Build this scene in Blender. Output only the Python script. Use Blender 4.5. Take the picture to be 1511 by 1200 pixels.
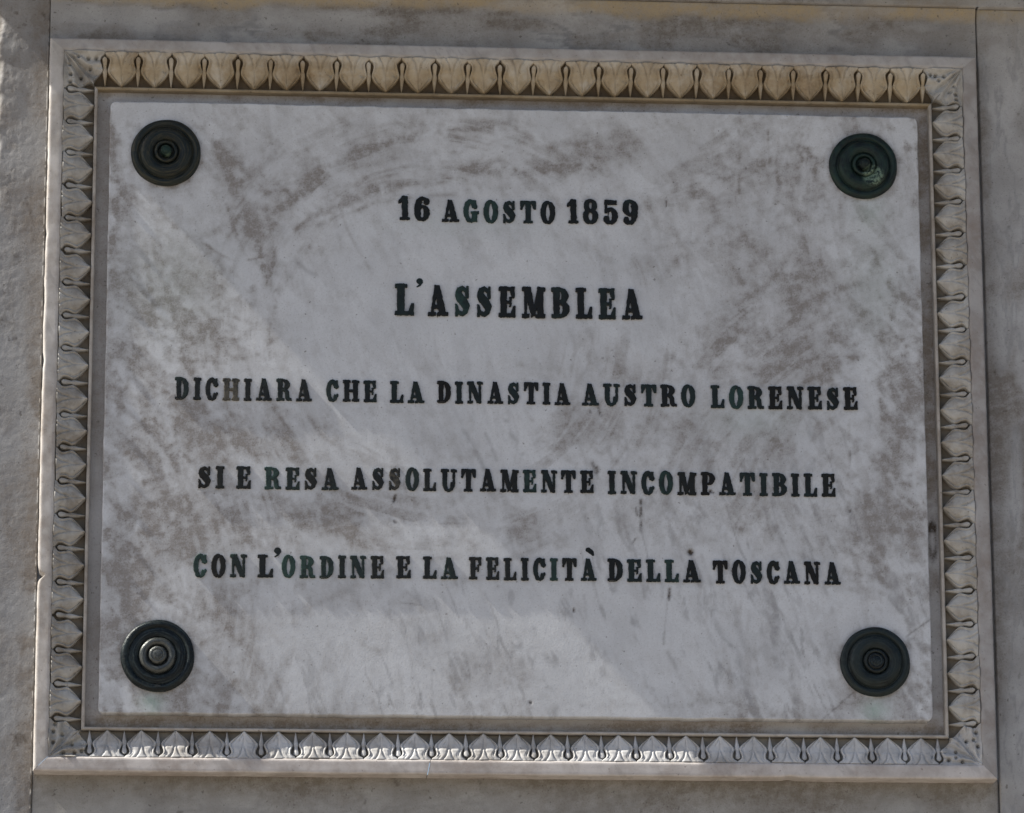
import bpy, math, random
import numpy as np

# ------------------------------------------------------------------ set-up
for o in list(bpy.data.objects):
    bpy.data.objects.remove(o, do_unlink=True)
sc = bpy.context.scene
COL = sc.collection
from mathutils import Matrix, Vector
MM = 0.001
Z0 = 3.2                      # height of the plaque's centre above the pavement (m)
random.seed(4)

# camera: long lens, below and a little to the left of the plaque
cam_d = bpy.data.cameras.new('camera')
cam_d.sensor_fit = 'HORIZONTAL'
cam_d.sensor_width = 36.0
cam_d.lens = 6500.0 / 1511.0 * 36.0
cam_d.clip_start = 0.05
cam_d.clip_end = 2000.0
cam = bpy.data.objects.new('camera', cam_d)
COL.objects.link(cam)
R = ((0.9972825344789863, -0.0151108610111294, -0.0721055358670327),
     (-0.07360880648142484, -0.2448701815912204, -0.9667576416950956),
     (-0.003047955306390739, 0.9694381135724884, -0.2453170477595578))
cam.matrix_world = Matrix.Translation((-0.47124443, -6.21123563, -1.57513297 + Z0)) @ Matrix(R).to_4x4()
sc.camera = cam

# sun: grazes the wall from the upper left; sky set to the same direction
SUN_GRAZE = 0.035
S = Vector((-0.67, -SUN_GRAZE, 0.742)).normalized()      # towards the sun
world = bpy.data.worlds.new('World')
sc.world = world
world.use_nodes = True
nt = world.node_tree
sky = nt.nodes.new('ShaderNodeTexSky')
sky.sky_type = 'NISHITA'
sky.sun_disc = False
sky.sun_elevation = math.asin(S.z)
sky.sun_rotation = math.atan2(S.x, S.y)
sky.air_density = 0.9
sky.dust_density = 2.0
sky.ozone_density = 0.7
nt.links.new(sky.outputs[0], nt.nodes['Background'].inputs[0])
nt.nodes['Background'].inputs[1].default_value = 0.068
sun_d = bpy.data.lights.new('sun', 'SUN')
sun_d.energy = 4.8
sun_d.angle = math.radians(0.5)
sun_d.color = (1.0, 0.93, 0.82)
sun = bpy.data.objects.new('sun', sun_d)
sun.rotation_euler = (-S).to_track_quat('-Z', 'Y').to_euler()
sun.location = (-4, -1, Z0 + 5)
COL.objects.link(sun)
sc.view_settings.view_transform = 'Standard'
sc.view_settings.look = 'None'
sc.view_settings.exposure = 1.1
sc.view_settings.gamma = 1.0
sc.view_settings.use_curve_mapping = False

# ------------------------------------------------------------------ helpers
def smooth(x, a, b):
    t = np.clip((x - a) / (b - a), 0, 1)
    return t * t * (3 - 2 * t)

_tabs = {}
def vnoise(x, y, seed):
    if seed not in _tabs:
        _tabs[seed] = np.random.RandomState(seed).rand(256, 256)
    T = _tabs[seed]
    xi = np.floor(x).astype(np.int64); yi = np.floor(y).astype(np.int64)
    fx = x - xi; fy = y - yi
    fx = fx * fx * fx * (fx * (fx * 6 - 15) + 10); fy = fy * fy * fy * (fy * (fy * 6 - 15) + 10)
    a = T[yi % 256, xi % 256]; b = T[yi % 256, (xi + 1) % 256]
    c = T[(yi + 1) % 256, xi % 256]; d = T[(yi + 1) % 256, (xi + 1) % 256]
    return (a * (1 - fx) + b * fx) * (1 - fy) + (c * (1 - fx) + d * fx) * fy

def fbm(x, y, scale, octaves=4, seed=1, gain=0.55):
    """0..1 noise of many sizes, the largest being SCALE (mm)"""
    s = 0.0; amp = 1.0; tot = 0.0; f = 1.0 / scale
    for i in range(octaves):
        ca, sa = math.cos(1.3 * i + seed), math.sin(1.3 * i + seed)
        s = s + amp * vnoise((x * ca - y * sa) * f + 17.3 * i, (x * sa + y * ca) * f + 9.1 * i, seed * 13 + i)
        tot += amp; amp *= gain; f *= 2.03
    return s / tot

def link(o, parent=None):
    COL.objects.link(o)
    if parent is not None:
        o.parent = parent
    return o

def mesh_obj(name, verts, faces, mat, parent=None, smooth_shade=True):
    me = bpy.data.meshes.new(name)
    me.from_pydata([tuple(v) for v in verts], [], faces)
    me.update()
    if smooth_shade:
        me.shade_smooth()
    if mat: me.materials.append(mat)
    return link(bpy.data.objects.new(name, me), parent)

def grid_mesh(name, X, Y, Z, attr=None, flip=False):
    """quad sheet from 2-D arrays in metres; attr = (n, m, 4) stain weights"""
    n, m = X.shape
    co = np.stack([X, Y, Z], -1).reshape(-1, 3).astype(np.float32)
    idx = np.arange(n * m).reshape(n, m)
    q = np.stack([idx[:-1, :-1], idx[:-1, 1:], idx[1:, 1:], idx[1:, :-1]], -1).reshape(-1, 4)
    if flip: q = q[:, ::-1]
    nf = len(q)
    me = bpy.data.meshes.new(name)
    me.vertices.add(n * m); me.loops.add(nf * 4); me.polygons.add(nf)
    me.vertices.foreach_set('co', co.ravel())
    me.loops.foreach_set('vertex_index', q.astype(np.int32).ravel())
    me.polygons.foreach_set('loop_start', np.arange(0, nf * 4, 4, dtype=np.int32))
    me.update(calc_edges=True)
    me.validate()
    me.shade_smooth()
    if attr is not None:
        a = me.attributes.new('stain', 'FLOAT_COLOR', 'POINT')
        a.data.foreach_set('color', attr.reshape(-1).astype(np.float32))
    return me

def axis(lo, hi, dense_lo, dense_hi, step, coarse=24.0):
    """sample positions, fine where the surface needs detail"""
    a = list(np.arange(dense_lo, dense_hi + step * .5, step))
    x = dense_lo; s = step; left = []
    while x > lo:
        s = min(coarse, s * 1.5); x = max(lo, x - s); left.append(x)
    x = a[-1]; s = step; right = []
    while x < hi:
        s = min(coarse, s * 1.5); x = min(hi, x + s); right.append(x)
    return np.array(left[::-1] + a + right)

def skirt(xs, zs, D, A, back, round_r=0.0, edge=2.0):
    """X, Y, Z, attr arrays of a block face with its edges turned back by BACK mm. D = height towards the viewer (mm)."""
    Xg, Zg = np.meshgrid(xs, zs)
    pad = lambda a: np.pad(a, 2, mode='edge')
    X = pad(Xg).astype(float); Z = pad(Zg).astype(float); Dp = pad(D).astype(float)
    n, m = X.shape
    ring = np.zeros((n, m), int)
    ring[1:-1, 1:-1] = 1; ring[2:-2, 2:-2] = 2
    x0, x1, z0, z1 = xs[0], xs[-1], zs[0], zs[-1]
    # pull the face in a little so the edge is rounded
    cx, cz = (x0 + x1) / 2, (z0 + z1) / 2
    f = ring == 2
    X[f] = np.clip(X[f], x0 + edge * .8, x1 - edge * .8); Z[f] = np.clip(Z[f], z0 + edge * .8, z1 - edge * .8)
    Dp[ring == 1] -= edge * .7
    Dp[ring == 0] = back
    if round_r > 0:
        hx, hz = (x1 - x0) / 2, (z1 - z0) / 2
        U = np.clip((np.abs(X - cx) - (hx - round_r)) / round_r, 0, None)
        V = np.clip((np.abs(Z - cz) - (hz - round_r)) / round_r, 0, None)
        c = (U > 0) & (V > 0)
        U2 = np.where(c, U * np.sqrt(np.clip(1 - V * V / 2, 0, 1)), U); V2 = np.where(c, V * np.sqrt(np.clip(1 - U * U / 2, 0, 1)), V)
        X = np.where(c, cx + np.sign(X - cx) * (hx - round_r + U2 * round_r), X)
        Z = np.where(c, cz + np.sign(Z - cz) * (hz - round_r + V2 * round_r), Z)
    Ap = np.pad(A, ((2, 2), (2, 2), (0, 0)), mode='edge') if A is not None else None
    return X * MM, -Dp * MM, Z * MM + Z0, Ap

# ------------------------------------------------------------------ materials
def new_mat(name):
    m = bpy.data.materials.new(name); m.use_nodes = True
    return m, m.node_tree, m.node_tree.nodes['Principled BSDF']

class N:
    """tiny node-graph writer"""
    def __init__(s, tree): s.t = tree; s.pos = s.t.nodes.new('ShaderNodeNewGeometry').outputs['Position']
    def val(s, sock, v):
        if isinstance(v, (int, float)): sock.default_value = v
        elif isinstance(v, tuple): sock.default_value = v if len(v) == 4 or sock.type == 'VECTOR' else v + (1,)
        else: s.t.links.new(v, sock)
    def noise(s, scale, detail=5, rough=.6, vec=None, dist=0.0):
        n = s.t.nodes.new('ShaderNodeTexNoise'); n.inputs['Scale'].default_value = scale
        n.inputs['Detail'].default_value = detail; n.inputs['Roughness'].default_value = rough; n.inputs['Distortion'].default_value = dist
        s.val(n.inputs['Vector'], vec if vec is not None else s.pos); return n.outputs['Fac']
    def scaled(s, sx, sy, sz, rot=0.0, off=(0, 0, 0)):
        n = s.t.nodes.new('ShaderNodeMapping'); n.inputs['Scale'].default_value = (sx, sy, sz); n.inputs['Rotation'].default_value = (0, rot, 0)
        n.inputs['Location'].default_value = off
        n.vector_type = 'TEXTURE' if False else 'POINT'
        r = s.t.nodes.new('ShaderNodeMapping'); r.inputs['Rotation'].default_value = (0, rot, 0); n.inputs['Rotation'].default_value = (0, 0, 0)
        s.val(r.inputs['Vector'], s.pos); s.val(n.inputs['Vector'], r.outputs[0]); return n.outputs[0]
    def math(s, op, a, b=0.0, c=0.0):
        n = s.t.nodes.new('ShaderNodeMath'); n.operation = op
        s.val(n.inputs[0], a); s.val(n.inputs[1], b); s.val(n.inputs[2], c); return n.outputs[0]
    def ramp(s, x, a, b, lo=0.0, hi=1.0):
        n = s.t.nodes.new('ShaderNodeMapRange'); n.interpolation_type = 'SMOOTHSTEP'
        s.val(n.inputs[0], x); s.val(n.inputs[1], a); s.val(n.inputs[2], b); s.val(n.inputs[3], lo); s.val(n.inputs[4], hi); return n.outputs[0]
    def mix(s, f, a, b):
        n = s.t.nodes.new('ShaderNodeMix'); n.data_type = 'RGBA'
        s.val(n.inputs[0], f); s.val(n.inputs[6], a); s.val(n.inputs[7], b); return n.outputs[2]
    def stain(s):
        n = s.t.nodes.new('ShaderNodeAttribute'); n.attribute_name = 'stain'
        p = s.t.nodes.new('ShaderNodeSeparateColor'); s.t.links.new(n.outputs['Color'], p.inputs[0])
        return p.outputs[0], p.outputs[1], p.outputs[2], n.outputs['Alpha']
    def bump(s, bsdf, h, strength, dist):
        n = s.t.nodes.new('ShaderNodeBump'); n.inputs['Strength'].default_value = strength; n.inputs['Distance'].default_value = dist
        s.val(n.inputs['Height'], h); s.t.links.new(n.outputs[0], bsdf.inputs['Normal'])

def marble_stained(name, clean, cloud, dirt, vein, bump=.25, grain=1.0, rough=.55, spot=(.05, .036, .024), third=(.30, .42, .37)):
    """marble whose stain map (grime, vein, verdigris, spots) lives on the mesh"""
    m, t, b = new_mat(name); g = N(t)
    r, v, gr, sp = g.stain()
    n1 = g.noise(9, 6, .6); n2 = g.noise(70, 5, .65); n3 = g.noise(420, 3, .6)
    brush = g.noise(1, 4, .6, vec=g.scaled(22, 10, 150, rot=.25))
    col = g.mix(g.ramp(n1, .35, .68), clean, cloud)
    vf = g.math('MULTIPLY', v, g.ramp(n2, .25, .6, .45, 1.0))
    col = g.mix(vf, col, vein)
    mod = g.math('ADD', g.ramp(n2, .30, .70, .62, 1.15), g.ramp(brush, .3, .7, -.10, .10))
    mod = g.math('ADD', mod, g.ramp(n3, .32, .68, -.12, .12))
    f = g.math('MULTIPLY', g.math('MULTIPLY', r, .86), mod)
    n = t.nodes.new('ShaderNodeClamp'); t.links.new(f, n.inputs[0]); f = n.outputs[0]
    col = g.mix(f, col, dirt)
    col = g.mix(g.math('MULTIPLY', gr, g.ramp(n2, .3, .65, .5, 1.0)), col, third)
    n4 = g.noise(260, 4, .7); col = g.mix(g.ramp(n4, .40, .62, .22 * grain, 0), col, tuple(c * .68 for c in clean))
    # fine mineral grain and pin-prick dirt
    col = g.mix(g.ramp(n3, .55, .75, 0, .38 * grain), col, tuple(c * .55 for c in dirt))
    pin = g.noise(160, 2, .5)
    col = g.mix(g.ramp(pin, .68, .75, 0, .6 * grain), col, tuple(c * .5 for c in dirt))
    spf = g.math('MULTIPLY', sp, g.ramp(n3, .25, .6, .6, 1.0))
    n = t.nodes.new('ShaderNodeClamp'); t.links.new(spf, n.inputs[0])
    col = g.mix(n.outputs[0], col, spot)
    t.links.new(col, b.inputs['Base Color'])
    t.links.new(g.ramp(n2, .3, .7, rough - .08, rough + .12), b.inputs['Roughness'])
    b.inputs['Specular IOR Level'].default_value = .35
    h = g.math('ADD', g.math('MULTIPLY', n2, .6), g.math('MULTIPLY', n3, .4))
    g.bump(b, h, bump, .0015)
    return m

def marble_carved(name, clean, cloud, dirt, amount=.5, yellow=None, yamount=.0, bump=.3, rough=.6, band=False):
    """weathered carved marble: cloudy grime and, where given, a yellow crust"""
    m, t, b = new_mat(name); g = N(t)
    n0 = g.noise(5, 4, .6, dist=.4); n1 = g.noise(26, 6, .62); n2 = g.noise(120, 5, .65); n3 = g.noise(520, 3, .6)
    veins = g.noise(1, 5, .65, vec=g.scaled(60, 20, 14, rot=.5))
    col = g.mix(g.ramp(n1, .35, .66), clean, cloud)
    col = g.mix(g.ramp(veins, .53, .66, 0, .5), col, tuple(c * .62 for c in clean))
    if yellow:
        tc = t.nodes.new('ShaderNodeTexCoord'); sz = t.nodes.new('ShaderNodeSeparateXYZ'); t.links.new(tc.outputs['Object'], sz.inputs[0])
        where = g.ramp(g.math('ADD', sz.outputs[2], g.math('MULTIPLY', n2, .016)), .040, .056, 1.0, .18) if band else 1.0
        col = g.mix(g.math('MULTIPLY', g.math('MULTIPLY', g.ramp(n1, .28, .56, .35, 1.0), yamount), where), col, yellow)
    f = g.math('MULTIPLY', g.ramp(g.math('ADD', g.math('MULTIPLY', n0, .6), g.math('MULTIPLY', n1, .4)), .40, .66), amount)
    f = g.math('MULTIPLY', f, g.ramp(n2, .25, .7, .4, 1.2))
    col = g.mix(f, col, dirt)
    col = g.mix(g.ramp(n3, .60, .78, 0, .35), col, tuple(c * .5 for c in dirt))
    pin = g.noise(190, 2, .5)
    col = g.mix(g.ramp(pin, .68, .75, 0, .5), col, tuple(c * .45 for c in dirt))
    t.links.new(col, b.inputs['Base Color'])
    b.inputs['Roughness'].default_value = rough
    b.inputs['Specular IOR Level'].default_value = .3
    g.bump(b, g.math('ADD', g.math('MULTIPLY', n2, .6), g.math('MULTIPLY', n3, .4)), bump, .0012)
    return m

def bronze(name, base, patina, amount, rough=.42, shine=None, metallic=.3, smear=False, turned=None):
    m, t, b = new_mat(name); g = N(t)
    info = t.nodes.new('ShaderNodeObjectInfo')
    off = t.nodes.new('ShaderNodeVectorMath'); off.operation = 'ADD'
    cmb = t.nodes.new('ShaderNodeCombineXYZ'); t.links.new(info.outputs['Random'], cmb.inputs[1])
    t.links.new(g.pos, off.inputs[0]); t.links.new(cmb.outputs[0], off.inputs[1]); v = off.outputs[0]
    n1 = g.noise(38, 5, .65, vec=v); n2 = g.noise(190, 4, .7, vec=v); n3 = g.noise(700, 3, .6, vec=v)
    tc0 = t.nodes.new('ShaderNodeTexCoord'); sx = t.nodes.new('ShaderNodeSeparateXYZ'); t.links.new(tc0.outputs['Object'], sx.inputs[0])
    rad = g.math('SQRT', g.math('ADD', g.math('MULTIPLY', sx.outputs[0], sx.outputs[0]), g.math('MULTIPLY', sx.outputs[2], sx.outputs[2])))
    ang = g.math('ARCTAN2', sx.outputs[2], sx.outputs[0])
    cv = t.nodes.new('ShaderNodeCombineXYZ'); t.links.new(g.math('MULTIPLY', rad, 420.0), cv.inputs[0]); t.links.new(g.math('MULTIPLY', ang, 1.1), cv.inputs[1]); t.links.new(info.outputs['Random'], cv.inputs[2])
    turn = g.noise(1.0, 4, .7, vec=cv.outputs[0])
    per = g.ramp(info.outputs['Random'], 0, 1, -.10, .12)
    f = g.ramp(g.math('ADD', g.math('ADD', g.math('MULTIPLY', n1, .65), g.math('MULTIPLY', n2, .35)), per), .46, .66, 0, amount)
    col = g.mix(f, base, patina)
    col = g.mix(g.ramp(n2, .58, .74, 0, .45), col, (.045, .043, .034))
    if shine:
        col = g.mix(g.ramp(n1, .50, .60, 0, .7), col, shine)
    col = g.mix(g.ramp(n3, .55, .75, 0, .25), col, (.05, .047, .042))
    if turned:
        col = g.mix(g.ramp(turn, .46, .62, 0, .8), col, turned)
    if smear:                                  # pale corrosion run to one side of the knob
        tc = t.nodes.new('ShaderNodeTexCoord'); vd = t.nodes.new('ShaderNodeVectorMath'); vd.operation = 'DISTANCE'
        t.links.new(tc.outputs['Object'], vd.inputs[0]); vd.inputs[1].default_value = (.013, -.010, -.016)
        sm = g.math('MULTIPLY', g.ramp(vd.outputs['Value'], .011, .019, 1, 0), g.ramp(n2, .38, .58))
        col = g.mix(g.math('MULTIPLY', sm, .85), col, (.19, .27, .20))
    t.links.new(col, b.inputs['Base Color'])
    b.inputs['Metallic'].default_value = metallic
    b.inputs['Specular IOR Level'].default_value = .32
    t.links.new(g.ramp(n2, .3, .7, rough - .1, rough + .2), b.inputs['Roughness'])
    hh = g.math('ADD', n2, g.math('MULTIPLY', n3, .5))
    if turned: hh = g.math('ADD', hh, g.math('MULTIPLY', turn, .8))
    g.bump(b, hh, .45, .0014)
    return m

M_slab = marble_stained('slab_marble', (.580, .608, .645), (.505, .53, .565), (.225, .210, .200), (.305, .315, .335))
M_panel = marble_stained('panel_marble', (.39, .392, .385), (.27, .268, .26), (.165, .148, .125), (.20, .20, .195), bump=.3, rough=.6)
M_panel_up = marble_stained('lintel_panel_marble', (.415, .422, .43), (.285, .285, .285), (.17, .152, .134), (.20, .205, .215), bump=.3, rough=.6, third=(.37, .30, .19))
M_rough = marble_stained('weathered_marble', (.30, .308, .32), (.235, .24, .248), (.175, .158, .142), (.20, .197, .195), bump=.5, rough=.68)
M_bed = marble_stained('recess_marble', (.47, .47, .48), (.38, .375, .375), (.20, .165, .13), (.28, .275, .275), bump=.25)
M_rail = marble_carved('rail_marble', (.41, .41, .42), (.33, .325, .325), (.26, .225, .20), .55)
M_rail_pale = marble_carved('pale_rail_marble', (.54, .52, .51), (.44, .42, .41), (.27, .22, .19), .55)  # warm bounce and sun on the bottom rail put into its paler base
M_rail_sun = marble_carved('sunny_rail_marble', (.50, .49, .48), (.40, .39, .375), (.26, .215, .18), .55)  # left side's stronger light put into a paler base colour
M_rail_dull = marble_carved('dull_rail_marble', (.36, .355, .355), (.29, .28, .275), (.23, .19, .165), .7)  # darker base carries the right side's dimmer light, besides brown stain
M_leaf = marble_carved('leaf_marble', (.43, .432, .42), (.34, .335, .32), (.18, .155, .125), .75)
M_leaf_yellow = marble_carved('yellowed_leaf_marble', (.50, .48, .43), (.43, .39, .32), (.21, .15, .085), .75, yellow=(.39, .315, .20), yamount=.75, band=True)
M_leaf_clean = marble_carved('washed_leaf_marble', (.50, .51, .52), (.39, .395, .40), (.21, .19, .165), .65)
M_groove = marble_carved('grimy_shaded_groove_marble', (.215, .19, .155), (.16, .138, .108), (.08, .062, .045), .6)  # grime, darkened further: recess shade is put into the groove colour
M_groove_light = marble_carved('pale_groove_marble', (.30, .275, .235), (.235, .21, .175), (.12, .10, .075), .6)  # lighter brown groove tone for the bottom strip
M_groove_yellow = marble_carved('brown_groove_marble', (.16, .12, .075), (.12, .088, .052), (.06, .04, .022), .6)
M_bead = marble_carved('bead_marble', (.44, .42, .39), (.36, .34, .31), (.20, .16, .12), .6)
M_bead_yellow = marble_carved('yellowed_bead_marble', (.34, .295, .225), (.27, .225, .165), (.13, .10, .065), .6, yellow=(.30, .235, .135), yamount=.6)
M_letter = bronze('letter_bronze', (.006, .008, .009), (.012, .024, .024), .8, rough=.48)
M_letter_black = bronze('blackened_letter_bronze', (.006, .006, .006), (.012, .016, .016), .6, rough=.52)
M_letter_green = bronze('greenish_letter_bronze', (.009, .016, .016), (.020, .046, .041), 1.0, rough=.5)
M_letter_worn = bronze('scuffed_letter_bronze', (.007, .009, .010), (.16, .145, .115), .45, rough=.5)
M_boss_brown = bronze('browned_boss_bronze', (.006, .011, .014), (.014, .020, .018), .8, rough=.42, turned=(.048, .046, .03))
M_boss_green = bronze('verdigris_boss_bronze', (.006, .011, .013), (.014, .038, .030), .9, rough=.45, smear=True, turned=(.020, .036, .030))
M_boss_smear = M_boss_green
M_boss_dark = bronze('black_boss_bronze', (.005, .008, .010), (.010, .020, .022), .6, rough=.32, metallic=.4, turned=(.03, .042, .045))
M_boss_worn = bronze('worn_boss_bronze', (.085, .092, .09), (.03, .036, .036), .9, rough=.30, metallic=.6, turned=(.035, .04, .04))
M_boss_dull = bronze('dull_boss_bronze', (.005, .008, .010), (.016, .026, .027), .8, rough=.45, turned=(.026, .036, .036))

# ------------------------------------------------------------------ the setting
def paving(name):
    m, t, b = new_mat(name); g = N(t)
    br = t.nodes.new('ShaderNodeTexBrick'); br.inputs['Scale'].default_value = 1.2
    br.inputs['Color1'].default_value = (.25, .215, .175, 1); br.inputs['Color2'].default_value = (.20, .175, .145, 1); br.inputs['Mortar'].default_value = (.16, .14, .12, 1)
    br.inputs['Mortar Size'].default_value = .008
    t.links.new(g.pos, br.inputs['Vector'])
    col = g.mix(g.ramp(g.noise(3, 6, .6), .35, .7, 0, .5), br.outputs['Color'], (.25, .22, .18))
    t.links.new(col, b.inputs['Base Color']); b.inputs['Roughness'].default_value = .8
    return m
gx = np.array([-600., -60., -6., 6., 60., 600.])
gX, gY = np.meshgrid(gx, gx)
ground = link(bpy.data.objects.new('ground', grid_mesh('ground', gX, gY, gX * 0)))
ground.data.materials.append(paving('sunlit_paving'))
ground['kind'] = 'structure'

def empty(name, label=None, cat=None, loc=(0, 0, 0), parent=None, group=None):
    o = link(bpy.data.objects.new(name, None), parent)
    o.location = loc; o.empty_display_size = .05
    if label: o['label'] = label
    if cat: o['category'] = cat; o['kind'] = 'thing'
    if group: o['group'] = group
    return o

# ------------------------------------------------------------------ wall of marble blocks round the frame
wall = empty('marble_wall', 'weathered grey marble wall of large blocks around the carved frame', 'wall')
B0 = -28.0                                    # wall face lies 28 mm behind the plaque's face

def band(x, z, cx, cz, rx, rz, rot=0.0, n=None, soft=.5):
    c, s = math.cos(math.radians(rot)), math.sin(math.radians(rot))
    u = ((x - cx) * c + (z - cz) * s) / rx; v = (-(x - cx) * s + (z - cz) * c) / rz
    d = np.sqrt(u * u + v * v)
    if n is not None: d = d + (n - .5) * 1.5
    return 1 - smooth(d, 1 - soft, 1 + soft)

def block(name, xs, zs, dfun, afun, mat, label=None, edge=2.0):
    X, Z = np.meshgrid(xs, zs)
    D = dfun(X, Z); A = afun(X, Z)
    x, y, z, a = skirt(xs, zs, D, A, -260.0, edge=edge)
    o = link(bpy.data.objects.new(name, grid_mesh(name, x, y, z, a)), wall)
    o.data.materials.append(mat)
    if label: o['label'] = label
    return o

def stack(g, v, gr, sp): return np.stack([np.clip(g, 0, 1.2), np.clip(v, 0, 1), np.clip(gr, 0, 1), np.clip(sp, 0, 1.2)], -1)

# rough block beside the frame
def d_rough(x, z):
    big = fbm(x, z, 140, 4, 21); mid = fbm(x, z, 34, 4, 22); fine = fbm(x, z, 9, 3, 23)
    up = smooth(z, 150, 520) * .75 + .25                       # hacked surface is rougher higher up
    far = 1 - smooth(x, -745, -700)
    rid = 1 - np.abs(2 * fbm(x + 30 * fine, z, 55, 4, 24) - 1)
    grit = fbm(x, z, 5.5, 3, 26)
    d = -27.0 + (big - .5) * 2.2 * up + (mid - .5) * 1.2 * up * (.4 + far) + (fine - .5) * .35 + (grit - .5) * .28 + (rid - .7) * 1.8 * up * far * smooth(mid, .4, .6)
    d = d - 5.0 * (1 - smooth(x + 14 * (mid - .5), -772, -760)) * smooth(z, 170, 260)      # broken arris
    d = np.where(z < -700, -26.5, d)
    return np.minimum(d, -22.0)
def a_rough(x, z):
    n = fbm(x, z, 60, 5, 31); n2 = fbm(x, z, 220, 4, 32); n3 = fbm(x * 2.4, z * .7, 60, 4, 33)
    g = .25 * smooth(z, -200, 300) + .5 * smooth(n2, .42, .62) * smooth(n, .35, .6)
    g += .75 * smooth(x + 22 * (n3 - .5), -728, -702) * smooth(n, .22, .55)          # brown run-off along the joint
    g += .35 * smooth(z, 300, 560) * smooth(n, .4, .6)
    g += .7 * (1 - smooth(x + 10 * (n - .5), -768, -758)) * smooth(z, 120, 300)
    g += .4 * band(x, z, -735, -170, 40, 70, n=n)
    v = .7 * smooth(1 - np.abs(2 * n3 - 1), .86, .98) * smooth(n, .4, .6)
    sp = .55 * smooth(fbm(x, z, 16, 3, 35), .72, .80) * smooth(n, .45, .6)
    return stack(g, v, x * 0, sp)
block('wall_block', axis(-1700, -692.8, -790, -692.8, 1.5), axis(-3195, 1400, -640, 690, 2.2), d_rough, a_rough, M_rough, 'rough chipped block beside the frame')

# smoother block on the other side
def d_right(x, z):
    return -25.5 + (fbm(x, z, 190, 3, 41) - .5) * 3.0 + (fbm(x, z, 20, 3, 42) - .5) * .5
def a_right(x, z):
    n = fbm(x, z, 60, 5, 43); n2 = fbm(x, z, 170, 4, 44); n3 = fbm(x * 2.2, z * .6, 55, 5, 45)
    g = .75 * smooth(n2, .36, .60) + .35 * smooth(n3, .45, .65)
    g += .6 * (1 - smooth(x + 16 * (n3 - .5), 703, 726)) * smooth(n, .2, .5)
    for cx, cz, rx, rz in ((742, 360, 22, 90), (735, 500, 18, 70), (760, 90, 18, 60), (722, -520, 22, 120), (745, -390, 16, 60), (738, -80, 10, 80)):
        g -= .9 * band(x, z, cx, cz, rx, rz, n=n)
    ye = .8 * smooth(z + 26 * (n - .5), 606, 626)
    v = .5 * smooth(1 - np.abs(2 * n3 - 1), .88, .98)
    sp = .5 * smooth(fbm(x, z, 12, 2, 46), .88, .92)
    return stack(g, v, ye, sp)
block('wall_block', axis(699.5, 1700, 699.5, 800, 2.0), axis(-3195, 637.5, -640, 637.5, 3.0), d_right, a_right, M_panel_up, 'dull stained block with pale run-off patches')

# panel above the frame, the lintel course over it, and the panel below
def d_up(x, z):
    return B0 + (fbm(x, z, 160, 3, 51) - .5) * 1.6 + 5.5 * smooth(z, 612, 637.5) ** 2
def a_up(x, z):
    n = fbm(x, z, 70, 5, 53); n2 = fbm(x, z, 230, 4, 54); n3 = fbm(x * .45 + z * .3, z * 1.6, 40, 5, 55); n4 = fbm(x * .45, z, 50, 5, 58)
    g = .55 * smooth(n2, .4, .62) + .5 * smooth(n3, .48, .64)
    g += .35 * band(x, z, 120, 575, 40, 30, n=n) + .4 * band(x, z, 40, 605, 60, 14, n=n) + .35 * band(x, z, -560, 560, 90, 12, n=n)
    v = .9 * smooth(1 - np.abs(2 * n3 - 1), .82, .96) * smooth(n, .34, .58)
    ye = smooth(z + 26 * (n - .5), 610, 626) * (.45 + .6 * smooth(n4, .36, .6))
    g += .6 * smooth(z, 606, 620) * smooth(n4, .50, .62)
    return stack(g, v, ye, .0 * x)
block('wall_block', axis(-692.0, 697.5, -692.0, 697.5, 3.0), axis(540, 637.5, 540, 637.5, 3.0), d_up, a_up, M_panel_up, 'smooth grey panel over the frame with a yellow crust along its top', edge=.6)
def d_lin(x, z): return -16.5 + (fbm(x, z, 160, 3, 61) - .5) * 1.0
def a_lin(x, z):
    a = a_up(x, z + 70); a[..., 2] = .25 * smooth(fbm(x, z, 60, 3, 62), .45, .6); return a
block('wall_block', axis(-692.0, 697.5, -692.0, 697.5, 6.0), axis(638.2, 1400, 638.2, 700, 4.0), d_lin, a_lin, M_panel_up, edge=1.2)
block('wall_block', axis(699.0, 1700, 699.0, 800, 6.0), axis(638.2, 1400, 638.2, 700, 4.0), d_lin, a_lin, M_panel_up, edge=1.2)
def d_low(x, z): return B0 - .5 + (fbm(x, z, 170, 3, 71) - .5) * 1.8
def a_low(x, z):
    n = fbm(x, z, 70, 5, 73); n2 = fbm(x, z, 200, 4, 74); n3 = fbm(x * .5 - z * .3, z * 1.3, 45, 5, 75)
    g = .25 + .4 * smooth(n2, .36, .66) + .25 * smooth(n3, .46, .68)
    g += .5 * smooth(z + 40 * (n - .5), -592, -540)
    g += .3 * band(x, z, 420, -575, 90, 30, n=n) - .35 * band(x, z, -460, -590, 120, 25, n=n) - .3 * band(x, z, 560, -590, 60, 30, n=n)
    v = .45 * smooth(1 - np.abs(2 * n3 - 1), .86, .97)
    sp = .5 * smooth(fbm(x, z, 12, 2, 76), .88, .92)
    return stack(g, v, x * 0, sp)
block('wall_block', axis(-692.0, 697.5, -692.0, 697.5, 3.0), axis(-3195, -538, -640, -538, 3.0), d_low, a_low, M_panel, 'brownish panel under the frame')

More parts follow.
